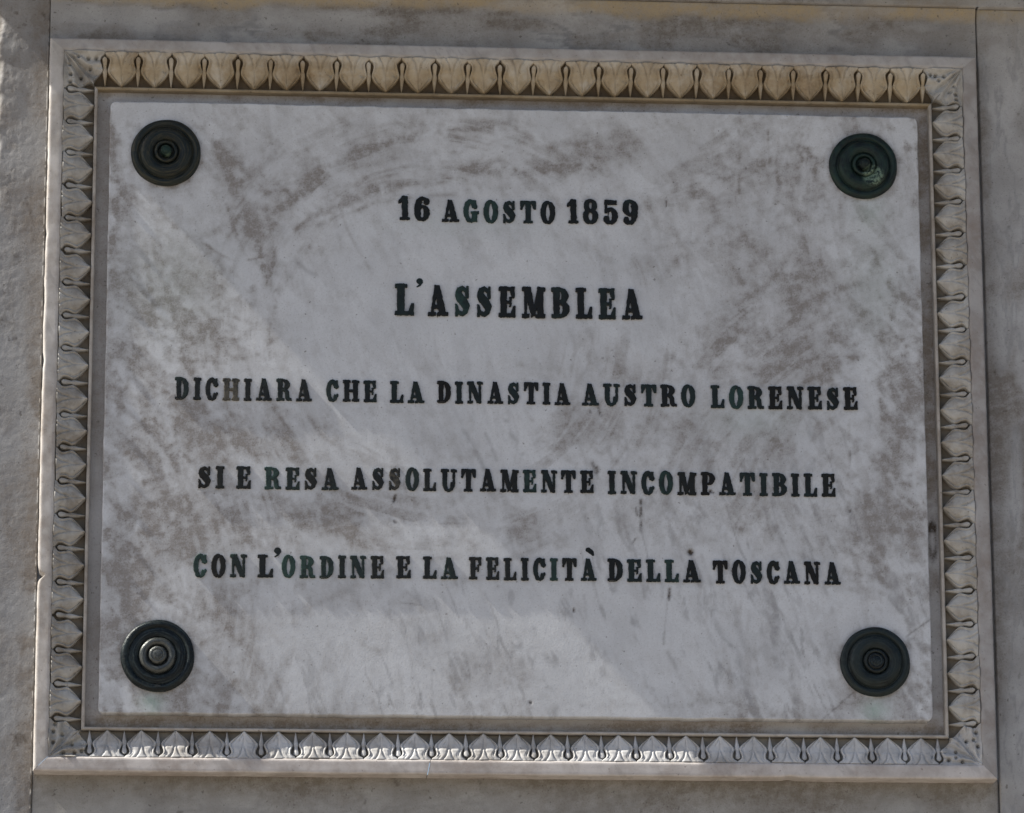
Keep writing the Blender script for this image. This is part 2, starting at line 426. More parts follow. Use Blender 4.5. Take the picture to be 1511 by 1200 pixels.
# cornice above, out of the picture: its end casts the slanting shadow edge over the plaque
cx0 = -953.0
plan = [(cx0, -30), (cx0 + 8, 11), (cx0 - 28, 15), (cx0 - 28, 36), (cx0 + 20, 44), (cx0 + 24, 340), (1700, 340), (1700, -30)]     # end stepped to fit the shadow edge, depth set to block sky
vs = []; fs = []
for zz in (800.0, 925.0):
    for X, d in plan: vs.append((X * MM, -d * MM, zz * MM + Z0))
k = len(plan)
for i in range(k): fs.append((i, (i + 1) % k, k + (i + 1) % k, k + i))
fs += [tuple(range(k))[::-1], tuple(range(k, 2 * k))]
corn = mesh_obj('shadow_cornice', vs, fs, M_rail_dull, smooth_shade=False)
corn['label'] = 'unseen grey stone cornice above the plaque, shaped to cast the slanting shadow'; corn['category'] = 'cornice'; corn['kind'] = 'thing'

# ------------------------------------------------------------------ carved frame
frame = empty('carved_frame', 'carved marble frame of leaves and darts round the inscribed plaque', 'frame', (0, 0.026, Z0))
FX0, FX1, FZ0, FZ1 = -690.6, 690.6, -543.0, 551.3          # outer edge of the flat rail
IX0, IX1, IZ0, IZ1 = -669.3, 669.3, -522.0, 532.3          # its inner edge
BX0, BX1, BZ0, BZ1 = -624.0, 624.0, -481.0, 481.3          # start of the inner bead
CX, CZ = 619.0, 476.5                                      # end of the bead
OFF = Vector((0, -0.026, -Z0))                             # frame children are placed in the frame's own space

def to_frame(o):
    o.parent = frame
    return o

SIDES = {   # name: (outer line, inner line of rail, bead line, bead end, along-range at outer)
    'top': 1, 'bottom': 1, 'left': 1, 'right': 1}

def side_xyz(side, a, q):
    """point on a side: A = 0..1 along it, Q = outward position given as a fraction key"""
def along_limits(side, off):
    """for a line lying OFF mm inside the frame's outer edge: end positions along the side (mitred)"""
    if side in ('top', 'bottom'):
        s = off / 21.3 if off <= 21.3 else None
    return None

def rect_at(level):
    """frame rectangle at a named or interpolated level: 0 outer edge, 1 rail inner edge, 2 bead start, 3 bead end"""
    L = [(FX0, FX1, FZ0, FZ1), (IX0, IX1, IZ0, IZ1), (BX0, BX1, BZ0, BZ1), (-CX, CX, -CZ, CZ)]
    i = min(int(level), 2); f = level - i
    return [L[i][k] * (1 - f) + L[i + 1][k] * f for k in range(4)]

def sweep_side(side, levels, depths, n, u0=0.0, u1=1.0, wear=0.0, seed=1, chips=(), gap=None):
    """sheet running along one side of the frame: LEVELS (see rect_at) and DEPTHS across, mitred at the corners"""
    us = np.linspace(u0, u1, n)
    P = np.zeros((len(levels), n, 3))
    for i, (lv, d) in enumerate(zip(levels, depths)):
        ex0, ex1, ez0, ez1 = rect_at(lv)
        if side == 'top':    x = ex0 + (ex1 - ex0) * us; z = np.full(n, ez1); x0, x1 = x.min(), x.max()
        if side == 'bottom': x = ex0 + (ex1 - ex0) * us; z = np.full(n, ez0)
        if side == 'left':   z = ez0 + (ez1 - ez0) * us; x = np.full(n, ex0)
        if side == 'right':  z = ez0 + (ez1 - ez0) * us; x = np.full(n, ex1)
        P[i, :, 0] = x; P[i, :, 1] = d; P[i, :, 2] = z
    if gap:
        k = 0 if side in ('top', 'bottom') else 2
        P[:, 0, k] += gap[0]; P[:, -1, k] -= gap[1]
    if wear:
        s = P[:, :, 0] if side in ('top', 'bottom') else P[:, :, 2]
        w = (fbm(s, s * 0 + 7, 35, 4, seed) - .5) * wear; w2 = (fbm(s, P[:, :, 1] * 3, 9, 3, seed + 1) - .5) * wear * .6
        amt = np.array([1.0 if abs(lv) < .2 or abs(lv - 1) < .08 else .35 for lv in levels])[:, None]
        dx = (w + w2) * amt
        if side == 'top': P[:, :, 2] += dx
        if side == 'bottom': P[:, :, 2] -= dx
        if side == 'left': P[:, :, 0] -= dx
        if side == 'right': P[:, :, 0] += dx
        P[:, :, 1] += (fbm(s, P[:, :, 1] + 40 * np.array(levels)[:, None], 50, 3, seed + 2) - .5) * wear * .8
    for (c, width, depth_in, lv_to) in chips:      # broken notches in the outer arris
        s = P[:, :, 0] if side in ('top', 'bottom') else P[:, :, 2]
        g = np.exp(-((s - c) / width) ** 2)
        lv = np.array(levels)[:, None]
        amt = g * np.clip(1 - lv / lv_to, 0, 1) * depth_in
        if side == 'left': P[:, :, 0] += amt
        if side == 'right': P[:, :, 0] -= amt
        if side == 'top': P[:, :, 2] -= amt
        if side == 'bottom': P[:, :, 2] += amt
    X = P[:, :, 0] * MM; Y = -P[:, :, 1] * MM - .026; Z = P[:, :, 2] * MM
    flip = side in ('top', 'right')
    return X, Y, Z, not flip

def frame_part(name, arr, mat, parent, label=None):
    X, Y, Z, fl = arr
    o = link(bpy.data.objects.new(name, grid_mesh(name, X, Y, Z, None, flip=fl)), parent)
    o.data.materials.append(mat)
    if label: o['label'] = label
    return o

RF = 6.0    # face of the flat rail
rail_lv = [0, 0, .0, .02, .07, .14, .24, .4, .6, .78, .90, .95, .985, 1.0, 1.01, 1.01]
rail_d = [-45, -24, RF - 3.4, RF - 1.4, RF - .4, RF, RF + .1, RF, RF + .05, RF, RF - .1, RF - .8, RF - 1.6, RF - 2.6, RF - 4.5, -12]
rail_d_top = rail_d[:9] + [RF, RF - .6, RF - 2.4, RF - 2.6, RF - 3.0, RF - 5, -12]
rail_d_left = [-45, -24, RF - 7.5, RF - 4.6, RF - .9, RF - .1, RF] + rail_d[7:]
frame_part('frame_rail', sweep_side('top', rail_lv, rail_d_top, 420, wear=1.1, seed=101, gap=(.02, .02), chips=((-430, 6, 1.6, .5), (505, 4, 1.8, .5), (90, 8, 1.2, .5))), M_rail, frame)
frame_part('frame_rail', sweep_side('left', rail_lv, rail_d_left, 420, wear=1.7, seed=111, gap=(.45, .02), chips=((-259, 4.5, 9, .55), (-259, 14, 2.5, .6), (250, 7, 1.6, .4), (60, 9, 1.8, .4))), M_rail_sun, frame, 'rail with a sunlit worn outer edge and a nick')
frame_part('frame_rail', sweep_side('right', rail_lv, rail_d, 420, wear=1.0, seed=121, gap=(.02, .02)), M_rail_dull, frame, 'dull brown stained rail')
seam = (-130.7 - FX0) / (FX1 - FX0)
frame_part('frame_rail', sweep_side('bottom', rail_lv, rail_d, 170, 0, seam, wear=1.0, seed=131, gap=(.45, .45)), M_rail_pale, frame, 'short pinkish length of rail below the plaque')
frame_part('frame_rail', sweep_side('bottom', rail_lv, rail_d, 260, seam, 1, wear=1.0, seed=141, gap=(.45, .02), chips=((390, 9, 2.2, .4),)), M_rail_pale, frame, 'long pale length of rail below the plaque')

# cross profile of the carved moulding, t = 0 at the rail, 1 at the bead
T_K = np.array([0, .12, .25, .36, .44, .60, .80, 1.0]); T_D = np.array([2.6, 1.2, -.5, -2.4, -5.4, -8.0, -9.4, -10.0])
def prof(t): return np.interp(t, T_K, T_D)

LEAF_T = np.array([0, .05, .09, .12, .16, .22, .30, .38, .46, .53, .60, .70, .80, .90, .96, 1.0])
LEAF_W = np.array([.498, .485, .437, .401, .368, .355, .364, .390, .422, .430, .398, .318, .220, .114, .050, .004])
def leaf_hw(t): return np.interp(t, LEAF_T, LEAF_W)

def leaf_mesh(W, pitch, seed, plump=0.0):
    ns, nt = 45, 34
    s = np.linspace(-1, 1, ns); t = np.linspace(0, .985, nt)
    S_, T = np.meshgrid(s, t)
    A = np.abs(S_)
    hw = leaf_hw(T) * pitch
    on = smooth(T, .10, .2)
    dome = (2.8 * (1 - plump) * (1 - A ** 4) + 7.0 * plump * (1 - A ** 2.0)) * (.55 + .45 * smooth(T, .25, .5))
    rim = 2.2 * np.exp(-((A - .92) / .055) ** 2) * on
    inner = -1.3 * np.exp(-((A - .80) / .07) ** 2) * on
    s0 = .36 * np.clip(1 - T / .52, 0, 1)
    cut = -2.5 * np.exp(-((A - s0) / .075) ** 2) * np.clip((.56 - T) / .2, 0, 1)
    tongue = .9 * np.exp(-(S_ / (s0 + .05)) ** 2) * np.clip((.5 - T) / .5, 0, 1)
    lobe = -.8 * np.exp(-((A - .62 - .1 * T) / .05) ** 2) * np.clip((.34 - T) / .2, 0, 1)
    mid = -1.2 * np.exp(-(S_ / .05) ** 2) * smooth(T, .42, .55) * (1 - smooth(T, .8, .92))
    r = np.random.RandomState(seed)
    k1, k2, k3 = r.uniform(-1, 1, 3)
    wob = .5 * k1 * np.sin(T * 5 + k2 * 3) * (1 - A) + .35 * k3 * S_ * (1 - T)
    nz = (fbm(S_ * 20 + seed * 31, T * 45, 9, 3, 300 + seed) - .5) * 1.5
    chip = fbm(S_ * 14 + seed * 13, T * 30 + seed, 8, 2, 360 + seed); D_chip = 2.2 * smooth(chip, .70, .82) * smooth(A + T, .8, 1.2)
    D = prof(T) + dome + rim + inner + cut + tongue + lobe + mid + wob + nz - D_chip
    tip = smooth(T, .85, 1.0)
    D = D + .8 * tip - 1.6 * tip * 0
    X = S_ * hw * (1 + .03 * k1 * np.sin(T * 4 + k3)) + .7 * k2 * np.sin(T * 3.1)
    Z = W * (1 - T)
    # skirt down into the groove
    def ring(a, back=False):
        return np.pad(a, 1, mode='edge')
    X, Z, D = ring(X), ring(Z), ring(D)
    D[0], D[-1], D[:, 0], D[:, -1] = -21.5, -21.5, -21.5, -21.5
    return grid_mesh('leaf', X * MM, -D * MM, Z * MM, None, flip=True)

DART_T = np.array([.125, .135, .16, .20, .27, .36, .44, .52, .60, .75, .90, .985])
DART_W = np.array([.012, .034, .056, .069, .066, .051, .048, .066, .063, .040, .020, .009])
def dart_mesh(W, pitch, seed):
    ns, nt = 13, 34
    s = np.linspace(-1, 1, ns); t = np.linspace(.125, .985, nt)
    S_, T = np.meshgrid(s, t); A = np.abs(S_)
    hw = np.interp(T, DART_T, DART_W) * pitch
    eye = 1 - smooth(T, .36, .46)
    D = prof(T) - 1.4 + .9 * (1 - A ** 2) * eye + (1.6 * (1 - A) + .4) * (1 - eye)
    D += .9 * smooth(T, .47, .56) * (1 - smooth(T, .6, .9))
    D += (fbm(S_ * 8 + seed * 17, T * 40, 7, 2, 330 + seed) - .5) * .5
    X = S_ * hw; Z = W * (1 - T)
    X, Z, D = (np.pad(a, 1, mode='edge') for a in (X, Z, D))
    D[0], D[-1], D[:, 0], D[:, -1] = -21.5, -21.5, -21.5, -21.5
    return grid_mesh('dart', X * MM, -D * MM, Z * MM, None, flip=True)

MOULD = {
    # side: first and last dart along the side, number of darts, bead line, width, turn about Y (local +Z points to the rail)
    'top':    (-609.1, 611.1, 26, BZ1, IZ1 - BZ1, 0.0),
    'bottom': (-611.5, 607.4, 26, BZ0, BZ0 - IZ0, math.pi),
    'left':   (-465.5, 475.7, 20, BX0, BX0 - IX0, -math.pi / 2),
    'right':  (-460.4, 474.6, 20, BX1, IX1 - BX1, math.pi / 2)}
moulding = {}
for si, side in enumerate(MOULD):
    a0, a1, nd, line, W, turn = MOULD[side]
    pitch = (a1 - a0) / (nd - 1)
    mleaf = {'top': M_leaf_yellow, 'bottom': M_leaf_clean, 'left': M_leaf, 'right': M_leaf}[side]
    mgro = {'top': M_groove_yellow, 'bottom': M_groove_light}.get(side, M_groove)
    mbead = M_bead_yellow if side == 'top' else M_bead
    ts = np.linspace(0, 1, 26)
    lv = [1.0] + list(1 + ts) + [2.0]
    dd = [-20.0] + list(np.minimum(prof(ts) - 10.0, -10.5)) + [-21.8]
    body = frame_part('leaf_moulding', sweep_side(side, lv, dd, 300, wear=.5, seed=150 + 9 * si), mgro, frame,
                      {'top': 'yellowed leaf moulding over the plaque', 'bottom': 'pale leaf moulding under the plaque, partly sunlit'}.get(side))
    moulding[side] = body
    blv = [2.0, 2.0, 2.08, 2.25, 2.5, 2.75, 2.92, 3.0, 3.0]
    bd = [-18, -9.4, -8.3, -7.8, -7.7, -7.9, -8.5, -10, -30]
    frame_part('bead', sweep_side(side, blv, bd, 260, wear=.8, seed=160 + 7 * si), mbead, body)
    leaves = [leaf_mesh(W, pitch, 10 * si + k, 0.0 if side == 'bottom' else 1.0) for k in range(7)]
    darts = [dart_mesh(W, pitch, 10 * si + k) for k in range(5)]
    for me in leaves: me.materials.append(mleaf)
    for me in darts: me.materials.append(mleaf)
    Rm = Matrix.Rotation(turn, 4, 'Y')
    rr = random.Random(si)
    for k in range(nd):
        for kind in ('dart', 'leaf'):
            if kind == 'leaf' and k == nd - 1: continue
            a = a0 + pitch * (k + (.5 if kind == 'leaf' else 0)) + rr.uniform(-.5, .5)
            p = Vector((a, 0, line)) if side in ('top', 'bottom') else Vector((line, 0, a))
            o = link(bpy.data.objects.new(kind, (leaves if kind == 'leaf' else darts)[rr.randrange(7 if kind == 'leaf' else 5)]), body)
            jig = Matrix.Rotation(rr.uniform(-.028, .028), 4, 'Y') @ Matrix.Diagonal((rr.uniform(.985, 1.008), 1, rr.uniform(.97, 1.0), 1))
            o.matrix_local = Matrix.Translation((p.x * MM, -.026 + rr.uniform(-.0006, .0006), p.z * MM)) @ Rm @ jig

# corner leaves: a lobed, drilled leaf on each diagonal
def corner_mesh(Wx, Wz, Lx, Lz, pitch, seed, sx, sz):
    """half A lies along the horizontal strip (row height Wz, reaching Lx to the last dart), half B along the vertical one"""
    r = np.random.RandomState(seed)
    nw, nu = 44, 44
    verts = []; faces = []
    holes = [(q * math.cos(th), q * math.sin(th)) for q, th in ((26 + r.uniform(-4, 4), .30 + r.uniform(-.12, .12)), (38 + r.uniform(-5, 4), .24 + r.uniform(-.1, .1)), (41 + r.uniform(-5, 5), .56 + r.uniform(-.1, .1)), (48, .12 + r.uniform(0, .15)))]
    def half(Wrow, Wother, L, mirror):
        t = np.linspace(0, .985, nw); i = np.linspace(0, 1, nu)
        I, T = np.meshgrid(i, t)
        w = T * Wrow
        umax = L - pitch * (.5 - leaf_hw(T))
        umax = np.where(T > .53, Wother * .985 + (umax - Wother * .985) * np.clip((1 - T) / .47, 0, 1) ** .8, umax)
        umin = T * Wother
        U = umin + np.maximum(umax - umin, 0.05) * I
        ph = np.arctan2(w / Wrow, U / Wother) / (math.pi / 4)       # 0 at the strip, 1 on the diagonal
        rad = np.hypot(w, U)
        D = prof(T) + 1.0
        D += 2.8 * np.cos(ph * math.pi * 3.6 + .022 * rad * (1.5 if mirror else 1.0) + 1.1 * np.sin(rad * .10 + seed)) * smooth(rad, 6, 20)
        D += 1.6 * np.exp(-((ph - 1) / .10) ** 2) - 1.6 * np.exp(-((ph - .80) / .06) ** 2)
        D += 1.0 * np.exp(-((I - .95) / .05) ** 2) * smooth(T, .1, .2)
        for hx, hy in holes:
            D -= 8.0 * np.exp(-(((U - hx) ** 2 + (w - hy) ** 2) / 6.0) ** 1.6)
        for q in range(4):                                            # cuts between the lobes
            c = .25 + .2 * q
            D -= 3.0 * np.exp(-((T - c) / .022) ** 2) * smooth(I, .62, .9)
        D += (fbm(U + 50 * seed + (900 if mirror else 0), w, 10, 4, 400 + seed) - .5) * 4.2
        base = len(verts)
        Up, wp, Dp = (np.pad(a, 1, mode='edge') for a in (U, w, D))
        Dp[0], Dp[-1], Dp[:, -1] = -21.5, -21.5, -21.5
        n, m = Up.shape
        for a in range(n):
            for b in range(m):
                u_, w_ = Up[a, b], wp[a, b]
                x, z = (u_, w_) if not mirror else (w_, u_)
                verts.append((sx * x * MM, -Dp[a, b] * MM, sz * z * MM))
        flip = (sx * sz > 0) ^ mirror
        for a in range(n - 1):
            for b in range(1, m - 1):
                f = (base + a * m + b, base + a * m + b + 1, base + (a + 1) * m + b + 1, base + (a + 1) * m + b)
                faces.append(f if flip else f[::-1])
    half(Wz, Wx, Lx, False)
    half(Wx, Wz, Lz, True)
    return verts, faces
for k, (cx, cz, mx) in enumerate(((IX0, IZ1, 'tl'), (IX1, IZ1, 'tr'), (IX0, IZ0, 'bl'), (IX1, IZ0, 'br'))):
    top = cz > 0; lef = cx < 0
    m_h = MOULD['top' if top else 'bottom']; m_v = MOULD['left' if lef else 'right']
    Lx = abs(cx - (m_h[0] if lef else m_h[1])); Lz = abs(cz - (m_v[1] if top else m_v[0]))
    v, f = corner_mesh(m_v[4], m_h[4], Lx, Lz, 48.8, 7 + k, 1 if lef else -1, -1 if top else 1)
    o = mesh_obj('corner_leaf', v, f, M_leaf, frame)
    if k == 3: o.data.materials[0] = M_leaf_clean
    o.location = (cx * MM, -.026, cz * MM)

# sunk bed between frame and plaque
xs = axis(-626, 626, -626, 626, 4.0); zs = axis(-484, 484, -484, 484, 4.0)
X, Z = np.meshgrid(xs, zs)
n = fbm(X, Z, 50, 5, 81); n2 = fbm(X, Z, 180, 4, 82)
g = .55 * smooth(n2, .4, .6) + .75 * (1 - smooth(Z + 14 * (n - .5), -468, -456)) * smooth(n, .2, .45) + .5 * smooth(Z, 462, 474) * smooth(n, .4, .6)
g += .6 * smooth(X, 560, 600) * smooth(n, .42, .6)
sp = .9 * np.exp(-((np.hypot((X - 610) / 6, (Z + 186) / 24) - 1) / .35) ** 2) + .7 * 1.1 * band(X, Z, 609, -167, 7, 7)
A = stack(g, .3 * smooth(n, .5, .6), X * 0, sp)
D = -22.0 + (fbm(X, Z, 120, 3, 83) - .5) * 1.0
bed = link(bpy.data.objects.new('back_panel', grid_mesh('back_panel', X * MM, -D * MM - .026, Z * MM, A)), frame)
bed.data.materials.append(M_bed)
bed['label'] = 'sunk flat border behind the plaque with brown run-off'

# ------------------------------------------------------------------ the plaque
plaque = empty('inscribed_plaque', 'pale smeared marble plaque with a dark raised inscription inside the carved frame', 'plaque', (0, 0, Z0))
BLOTCHES=[ (-62.6,408.9,190,22,4,0.55), (-122.8,355.3,170,18,6,0.6), (68.1,374.8,120,25,3,0.5), (138.9,402.5,90,20,0,0.4), (-102.7,324.3,110,12,3,0.4), (-202.9,358.9,60,30,10,0.45), (-377.3,334.6,70,50,40,0.55), (-342.2,304,50,40,0,0.6), (-371,205.1,20,45,-20,0.8), (-429.4,127,75,45,-20,0.8), (-463.3,85.5,40,35,0,0.6), (-408.8,63.9,90,8,0,0.4), (-432.6,380.4,35,45,60,0.4), (-316.8,242.3,45,30,-30,0.45), (-411.4,271.6,25,60,30,0.45), (-397.6,-55.7,60,35,-10,0.7), (-466.7,-16.3,30,30,0,0.5), (-490.7,-47,20,55,-15,0.45), (-309.4,-44.3,50,35,0,0.38), (-288.7,-175,70,35,0,0.75), (-454.4,-197.3,55,30,0,0.65), (-522.8,-178.2,50,60,0,0.5), (-560.2,-258.4,35,90,0,0.55), (-501.3,-307.3,60,30,0,0.4), (-377,-146.1,60,25,0,0.3), (-239.6,-204.4,40,20,-20,0.4), (-570.4,32.8,25,60,0,0.5), (-582.7,165.3,18,60,0,0.45), (-580.3,299.5,14,70,0,0.4), (-510.6,156.3,25,35,-35,0.35), (386.3,89.3,60,50,0,0.6), (286.2,98,60,50,-30,0.6), (311.8,134.5,40,40,0,0.45), (466.5,80.3,50,50,0,0.5), (554.3,-31.2,40,130,0,0.62), (520.4,-194.4,70,60,0,0.5), (578.4,51.3,22,90,0,0.5), (487.7,132.4,60,22,-10,0.35), (421.7,360.8,60,30,0,0.45), (289.4,316.2,60,60,0,0.38), (338.7,244,60,40,-30,0.35), (438.6,193.7,60,30,20,0.3), (197.7,231,60,60,0,0.25), (218.7,314.8,40,40,0,0.4), (569.7,185.7,30,80,0,0.35), (532.3,-113.2,60,60,0,0.4), (15.6,-181,45,40,-10,0.5), (135.1,-37.6,80,30,0,0.3), (234.4,-46.3,100,40,0,0.42), (175.6,34.5,60,40,0,0.35), (55.8,-38.8,40,40,0,0.3), (383.9,-44,30,30,0,0.45), (237.8,-178,20,30,0,0.4), (-121.9,-347.4,16,9,0,0.7), (-214.4,-358.4,35,12,0,0.4), (-450.9,-444.7,80,15,0,0.4), (229.6,-439.6,180,12,0,0.4), (-112,-441.2,140,9,0,0.3), (479.2,-255.4,40,30,0,0.35), (-239,-304.1,60,12,0,0.35), (-287.8,-294.8,50,10,0,0.4), (465.5,-433.2,14,8,0,0.6), (554.1,-439.2,14,8,0,0.55), (-525,-47.5,20,25,0,0.4), (16.5,42.2,60,30,0,0.2), (352.4,-136,60,40,0,0.22), (-63.3,-401.2,80,40,0,0.2) ]
STREAKS=[ ([(-366.6,262.1), (-332.4,319.8), (-262.9,370.2), (-163,408.9), (-42.4,427.2)],9,0.5), ([(-322,268.1), (-242.6,314.3), (-142.8,341.3), (-2.4,360.8), (118.4,365.3)],8,0.5), ([(-342.1,298.8), (-272.8,349.2), (-172.9,378.3)],6,0.5), ([(-463.2,426.9), (-427.3,354.4), (-391.5,272), (-368.8,189.7), (-362.6,158.9)],9,0.5), ([(-292.2,273.8), (-202.6,306.7), (-72.7,324.9)],4,0.4), ([(-380.6,179.2), (-419.9,157.9), (-458.8,116.2)],6,0.5), ([(-350.8,169.4), (-360.1,117.9), (-364.4,56.5)],6,0.45), ([(318.2,222.8), (357.1,140.5), (386.7,110), (427.9,162.4), (499.3,200)],5,0.4), ([(249,315.4), (320.3,358.8), (391.8,391.8)],8,0.35), ([(296.1,87.8), (347.6,171.4), (419.2,235)],9,0.3), ([(217.4,200.2), (258.2,252.9), (299,285)],6,0.3), ([(-486.5,-6.5), (-500.5,-47.2), (-519.4,-87.8)],8,0.4), ([(-223.2,416.1), (-122.9,433.9), (-2.1,436.5)],6,0.35), ([(331.6,432.8), (333,390.6), (332,332.7)],2.5,0.4), ([(382.4,433.8), (392.1,407.6), (387.6,381.2), (391,347.6)],2.2,0.5), ([(377.3,433.7), (377.4,381)],2,0.4), ([(436.4,440.2), (433.1,376.8)],2,0.45), ([(489.6,-11.8), (482.8,-93.5)],2.5,0.35), ([(536.2,50.6), (542.7,-92.7), (550.5,-183.9)],6,0.35), ([(580.4,10.2), (581.2,-153.1)],8,0.35), ([(-602.7,434.5), (-590.6,320), (-592.8,175.4)],5,0.4), ([(-460.5,239.6), (-415.6,214.6), (-376.1,220.5)],2,0.5), ([(-431.8,312.7), (-411.1,250.9), (-395.8,215)],3,0.5), ([(-262.5,305.6), (-242.3,254), (-202.1,182.4)],2.5,0.25) ]
VEINS=[ ([(-77.8,-40.8), (-63,-65.9), (-48.2,-91)],4,0.8), ([(-15.5,-21.5), (-3.7,-49.8), (8.1,-72)],4,0.7), ([(-45.2,-40.3), (-33.4,-68.5), (-28.5,-80.6)],2.5,0.6), ([(85.9,12.7), (81.8,-7.8)],3,0.5), ([(-331.5,221.3), (-311.4,201), (-281.5,180.9)],4,0.6), ([(-417.7,380.7), (-392.4,344.7), (-361.7,272.5)],3,0.5), ([(243.2,-137.5), (262.2,-197.8), (290.5,-297.8)],3,0.35), ([(271,-278), (309.3,-357.4), (337.5,-436.5)],4,0.5), ([(215.8,-358.5), (239.8,-407.8)],3,0.6), ([(369.7,-286.8), (398,-356.4)],3,0.5), ([(444.5,-255.8), (458.4,-300.8)],3,0.5), ([(-82.8,-282.3), (-63.3,-381.4), (-53.7,-450.4)],3,0.35), ([(-4.6,-331.2), (9.8,-400.4)],2.5,0.4), ([(-190.3,-283.7), (-180.3,-362.9), (-160.6,-441.7)],2,0.3), ([(93.7,-280.2), (112.5,-399.3)],2,0.35), ([(162.4,-299.3), (190.5,-428.1)],2.5,0.35), ([(492.8,132.4), (496.4,70.5)],1.5,0.5), ([(-122.4,101.4), (-107.5,60.7)],2,0.3) ]
SPOTS=[ ([(117.6,5), (121.5,-10.3)],2.2,0.9), ([(106.6,-3.4), (107.6,-6.4)],1.5,0.8), ([(-176.2,-134.3), (-178.1,-142.3)],2.2,1), ([(-179,-172.5), (-177,-174.5)],1.5,0.9), ([(109,-82.7), (116.7,-104.9)],2.5,0.6), ([(114.9,-88.7), (115.8,-95.8)],2.5,0.8), ([(178.8,-136.4), (179.3,-183.8)],2.2,0.85), ([(170.8,-146.6), (173.7,-158.7)],1.2,0.6), ([(171.3,-194), (167.3,-201.1)],1.4,0.6), ([(219.9,-266.6), (217.7,-284.7)],1.8,0.9), ([(215.7,-288.7), (211,-348.6)],1.2,0.4), ([(251.2,-212.5), (251.4,-213)],4.2,1.2), ([(281.6,-121.8), (281.8,-122)],2.6,1.1), ([(286.1,-123.9), (286.3,-124.1)],1.4,1), ([(200.8,-123.9), (200.9,-124.1)],1.3,0.8), ([(485.6,-147.3), (485.8,-148.3)],1.5,0.9), ([(496.9,-174.5), (497.1,-175)],1.3,0.8), ([(125.1,75.8), (125.3,74.7)],1.2,0.8), ([(139.2,88.3), (139.4,87.8)],1,0.8), ([(348.7,56.8), (348.9,56.3)],1.2,0.7), ([(79.9,-300.3), (80.3,-304.3)],1.6,0.9), ([(16.5,-435.9), (17,-436.9)],2,1), ([(440.4,-457.2), (465.5,-433.2), (487.6,-413.1)],0.7,0.4), ([(564.6,-336.5), (578.8,-324.4), (601,-308.1)],0.8,0.45), ([(221.8,317), (222.7,309.7)],0.9,0.8), ([(-170.8,-293.4), (-141.5,-297)],0.8,0.3), ([(-166.5,-92.8), (-161.5,-128)],2,0.25), ([(485,-83.3), (487.6,-57.8)],0.9,0.5) ]
GREENS=[ (-523.2,-443.5,16,14,0.80), (514.6,-442.6,18,14,0.80), (524,308.1,25,25,0.30), (529.5,195.4,40,80,0.18), (-509,176.9,70,80,0.15), (344.5,-14,60,25,0.18), (-72.7,278,110,20,0.12) ]
xs = np.arange(-600, 600.1, 2.0); zs = np.arange(-457.8, 457.9, 2.0)
X, Z = np.meshgrid(xs, zs)
wx = (fbm(X, Z, 60, 4, 1) - .5) * 60; wz = (fbm(X, Z, 60, 4, 2) - .5) * 60
n1 = fbm(X, Z, 90, 5, 3); n2 = fbm(X, Z, 40, 5, 4); n3 = fbm(X, Z, 260, 4, 5); nf = fbm(X, Z, 12, 4, 6)
br_h = fbm(X * .22, Z * 1.6, 26, 4, 7)                      # sideways wiping marks
br_v = fbm(X * 1.5 + .3 * Z, Z * .25, 26, 4, 8)             # run-down marks
br_d = fbm((X * .7 + Z * .7) * 1.5, (X * .7 - Z * .7) * .3, 30, 4, 9)
G = np.zeros_like(X)
for cx, cz, rx, rz, rot, s in BLOTCHES:
    c, sn = math.cos(math.radians(rot)), math.sin(math.radians(rot))
    dx, dz = X - cx + wx * .8, Z - cz + wz * .8
    u = (dx * c + dz * sn) / rx; v = (-dx * sn + dz * c) / rz
    m = np.exp(-(u * u + v * v) * 1.1)
    um, vm = dx * c + dz * sn, -dx * sn + dz * c                 # smeared along the blotch's long way
    if rz > rx: um, vm = vm, um
    b = fbm(um * .20 + 3 * rx, vm * 1.25 + 5 * rz, 24, 4, 7)
    b2 = fbm(um * .14 + 7 * rx, vm * 1.6 + 3 * rz, 11, 3, 17)
    k = n2 * .26 + b * .40 + b2 * .22 + nf * .12
    m = m * (.34 * smooth(k, .28, .62) + .66 * smooth(k + .14 * m, .40, .76))
    G = G + s * 1.5 * m * (1 - .6 * np.clip(G, 0, 1))
def seg_dist(P, wob=0.0):
    d = np.full(X.shape, 1e9)
    Xw = X + wx * wob; Zw = Z + wz * wob
    for (ax, az), (bx, bz) in zip(P[:-1], P[1:]):
        vx, vz = bx - ax, bz - az
        t = np.clip(((Xw - ax) * vx + (Zw - az) * vz) / (vx * vx + vz * vz + 1e-9), 0, 1)
        d = np.minimum(d, np.hypot(Xw - ax - t * vx, Zw - az - t * vz))
    return d
def curve(P, n=6):
    """rounded course through the given points"""
    if len(P) < 3: return P
    out = []
    Q = [P[0]] + list(P) + [P[-1]]
    for i in range(1, len(Q) - 2):
        p0, p1, p2, p3 = (np.array(q, float) for q in Q[i - 1:i + 3])
        for k in range(n):
            t = k / n
            out.append(tuple(.5 * ((2 * p1) + (p2 - p0) * t + (2 * p0 - 5 * p1 + 4 * p2 - p3) * t * t + (3 * p1 - p0 - 3 * p2 + p3) * t ** 3)))
    return out + [tuple(P[-1])]
for P, w, s in STREAKS:
    d = seg_dist(curve(P), .12)
    G = G + s * 1.7 * np.exp(-(d / w) ** 2) * smooth(n2 * .6 + nf * .4, .30, .56) * (1 - .4 * G)
# general film of dirt, thinner where the lettering was cleaned
film = .26 * smooth(n3, .42, .6) * smooth(n1 * .7 + nf * .3, .42, .58) + .22 * smooth(br_d * .8 + nf * .2, .52, .63) + .20 * smooth(br_v * .8 + nf * .2, .53, .64) + .10 * smooth(nf, .55, .70)
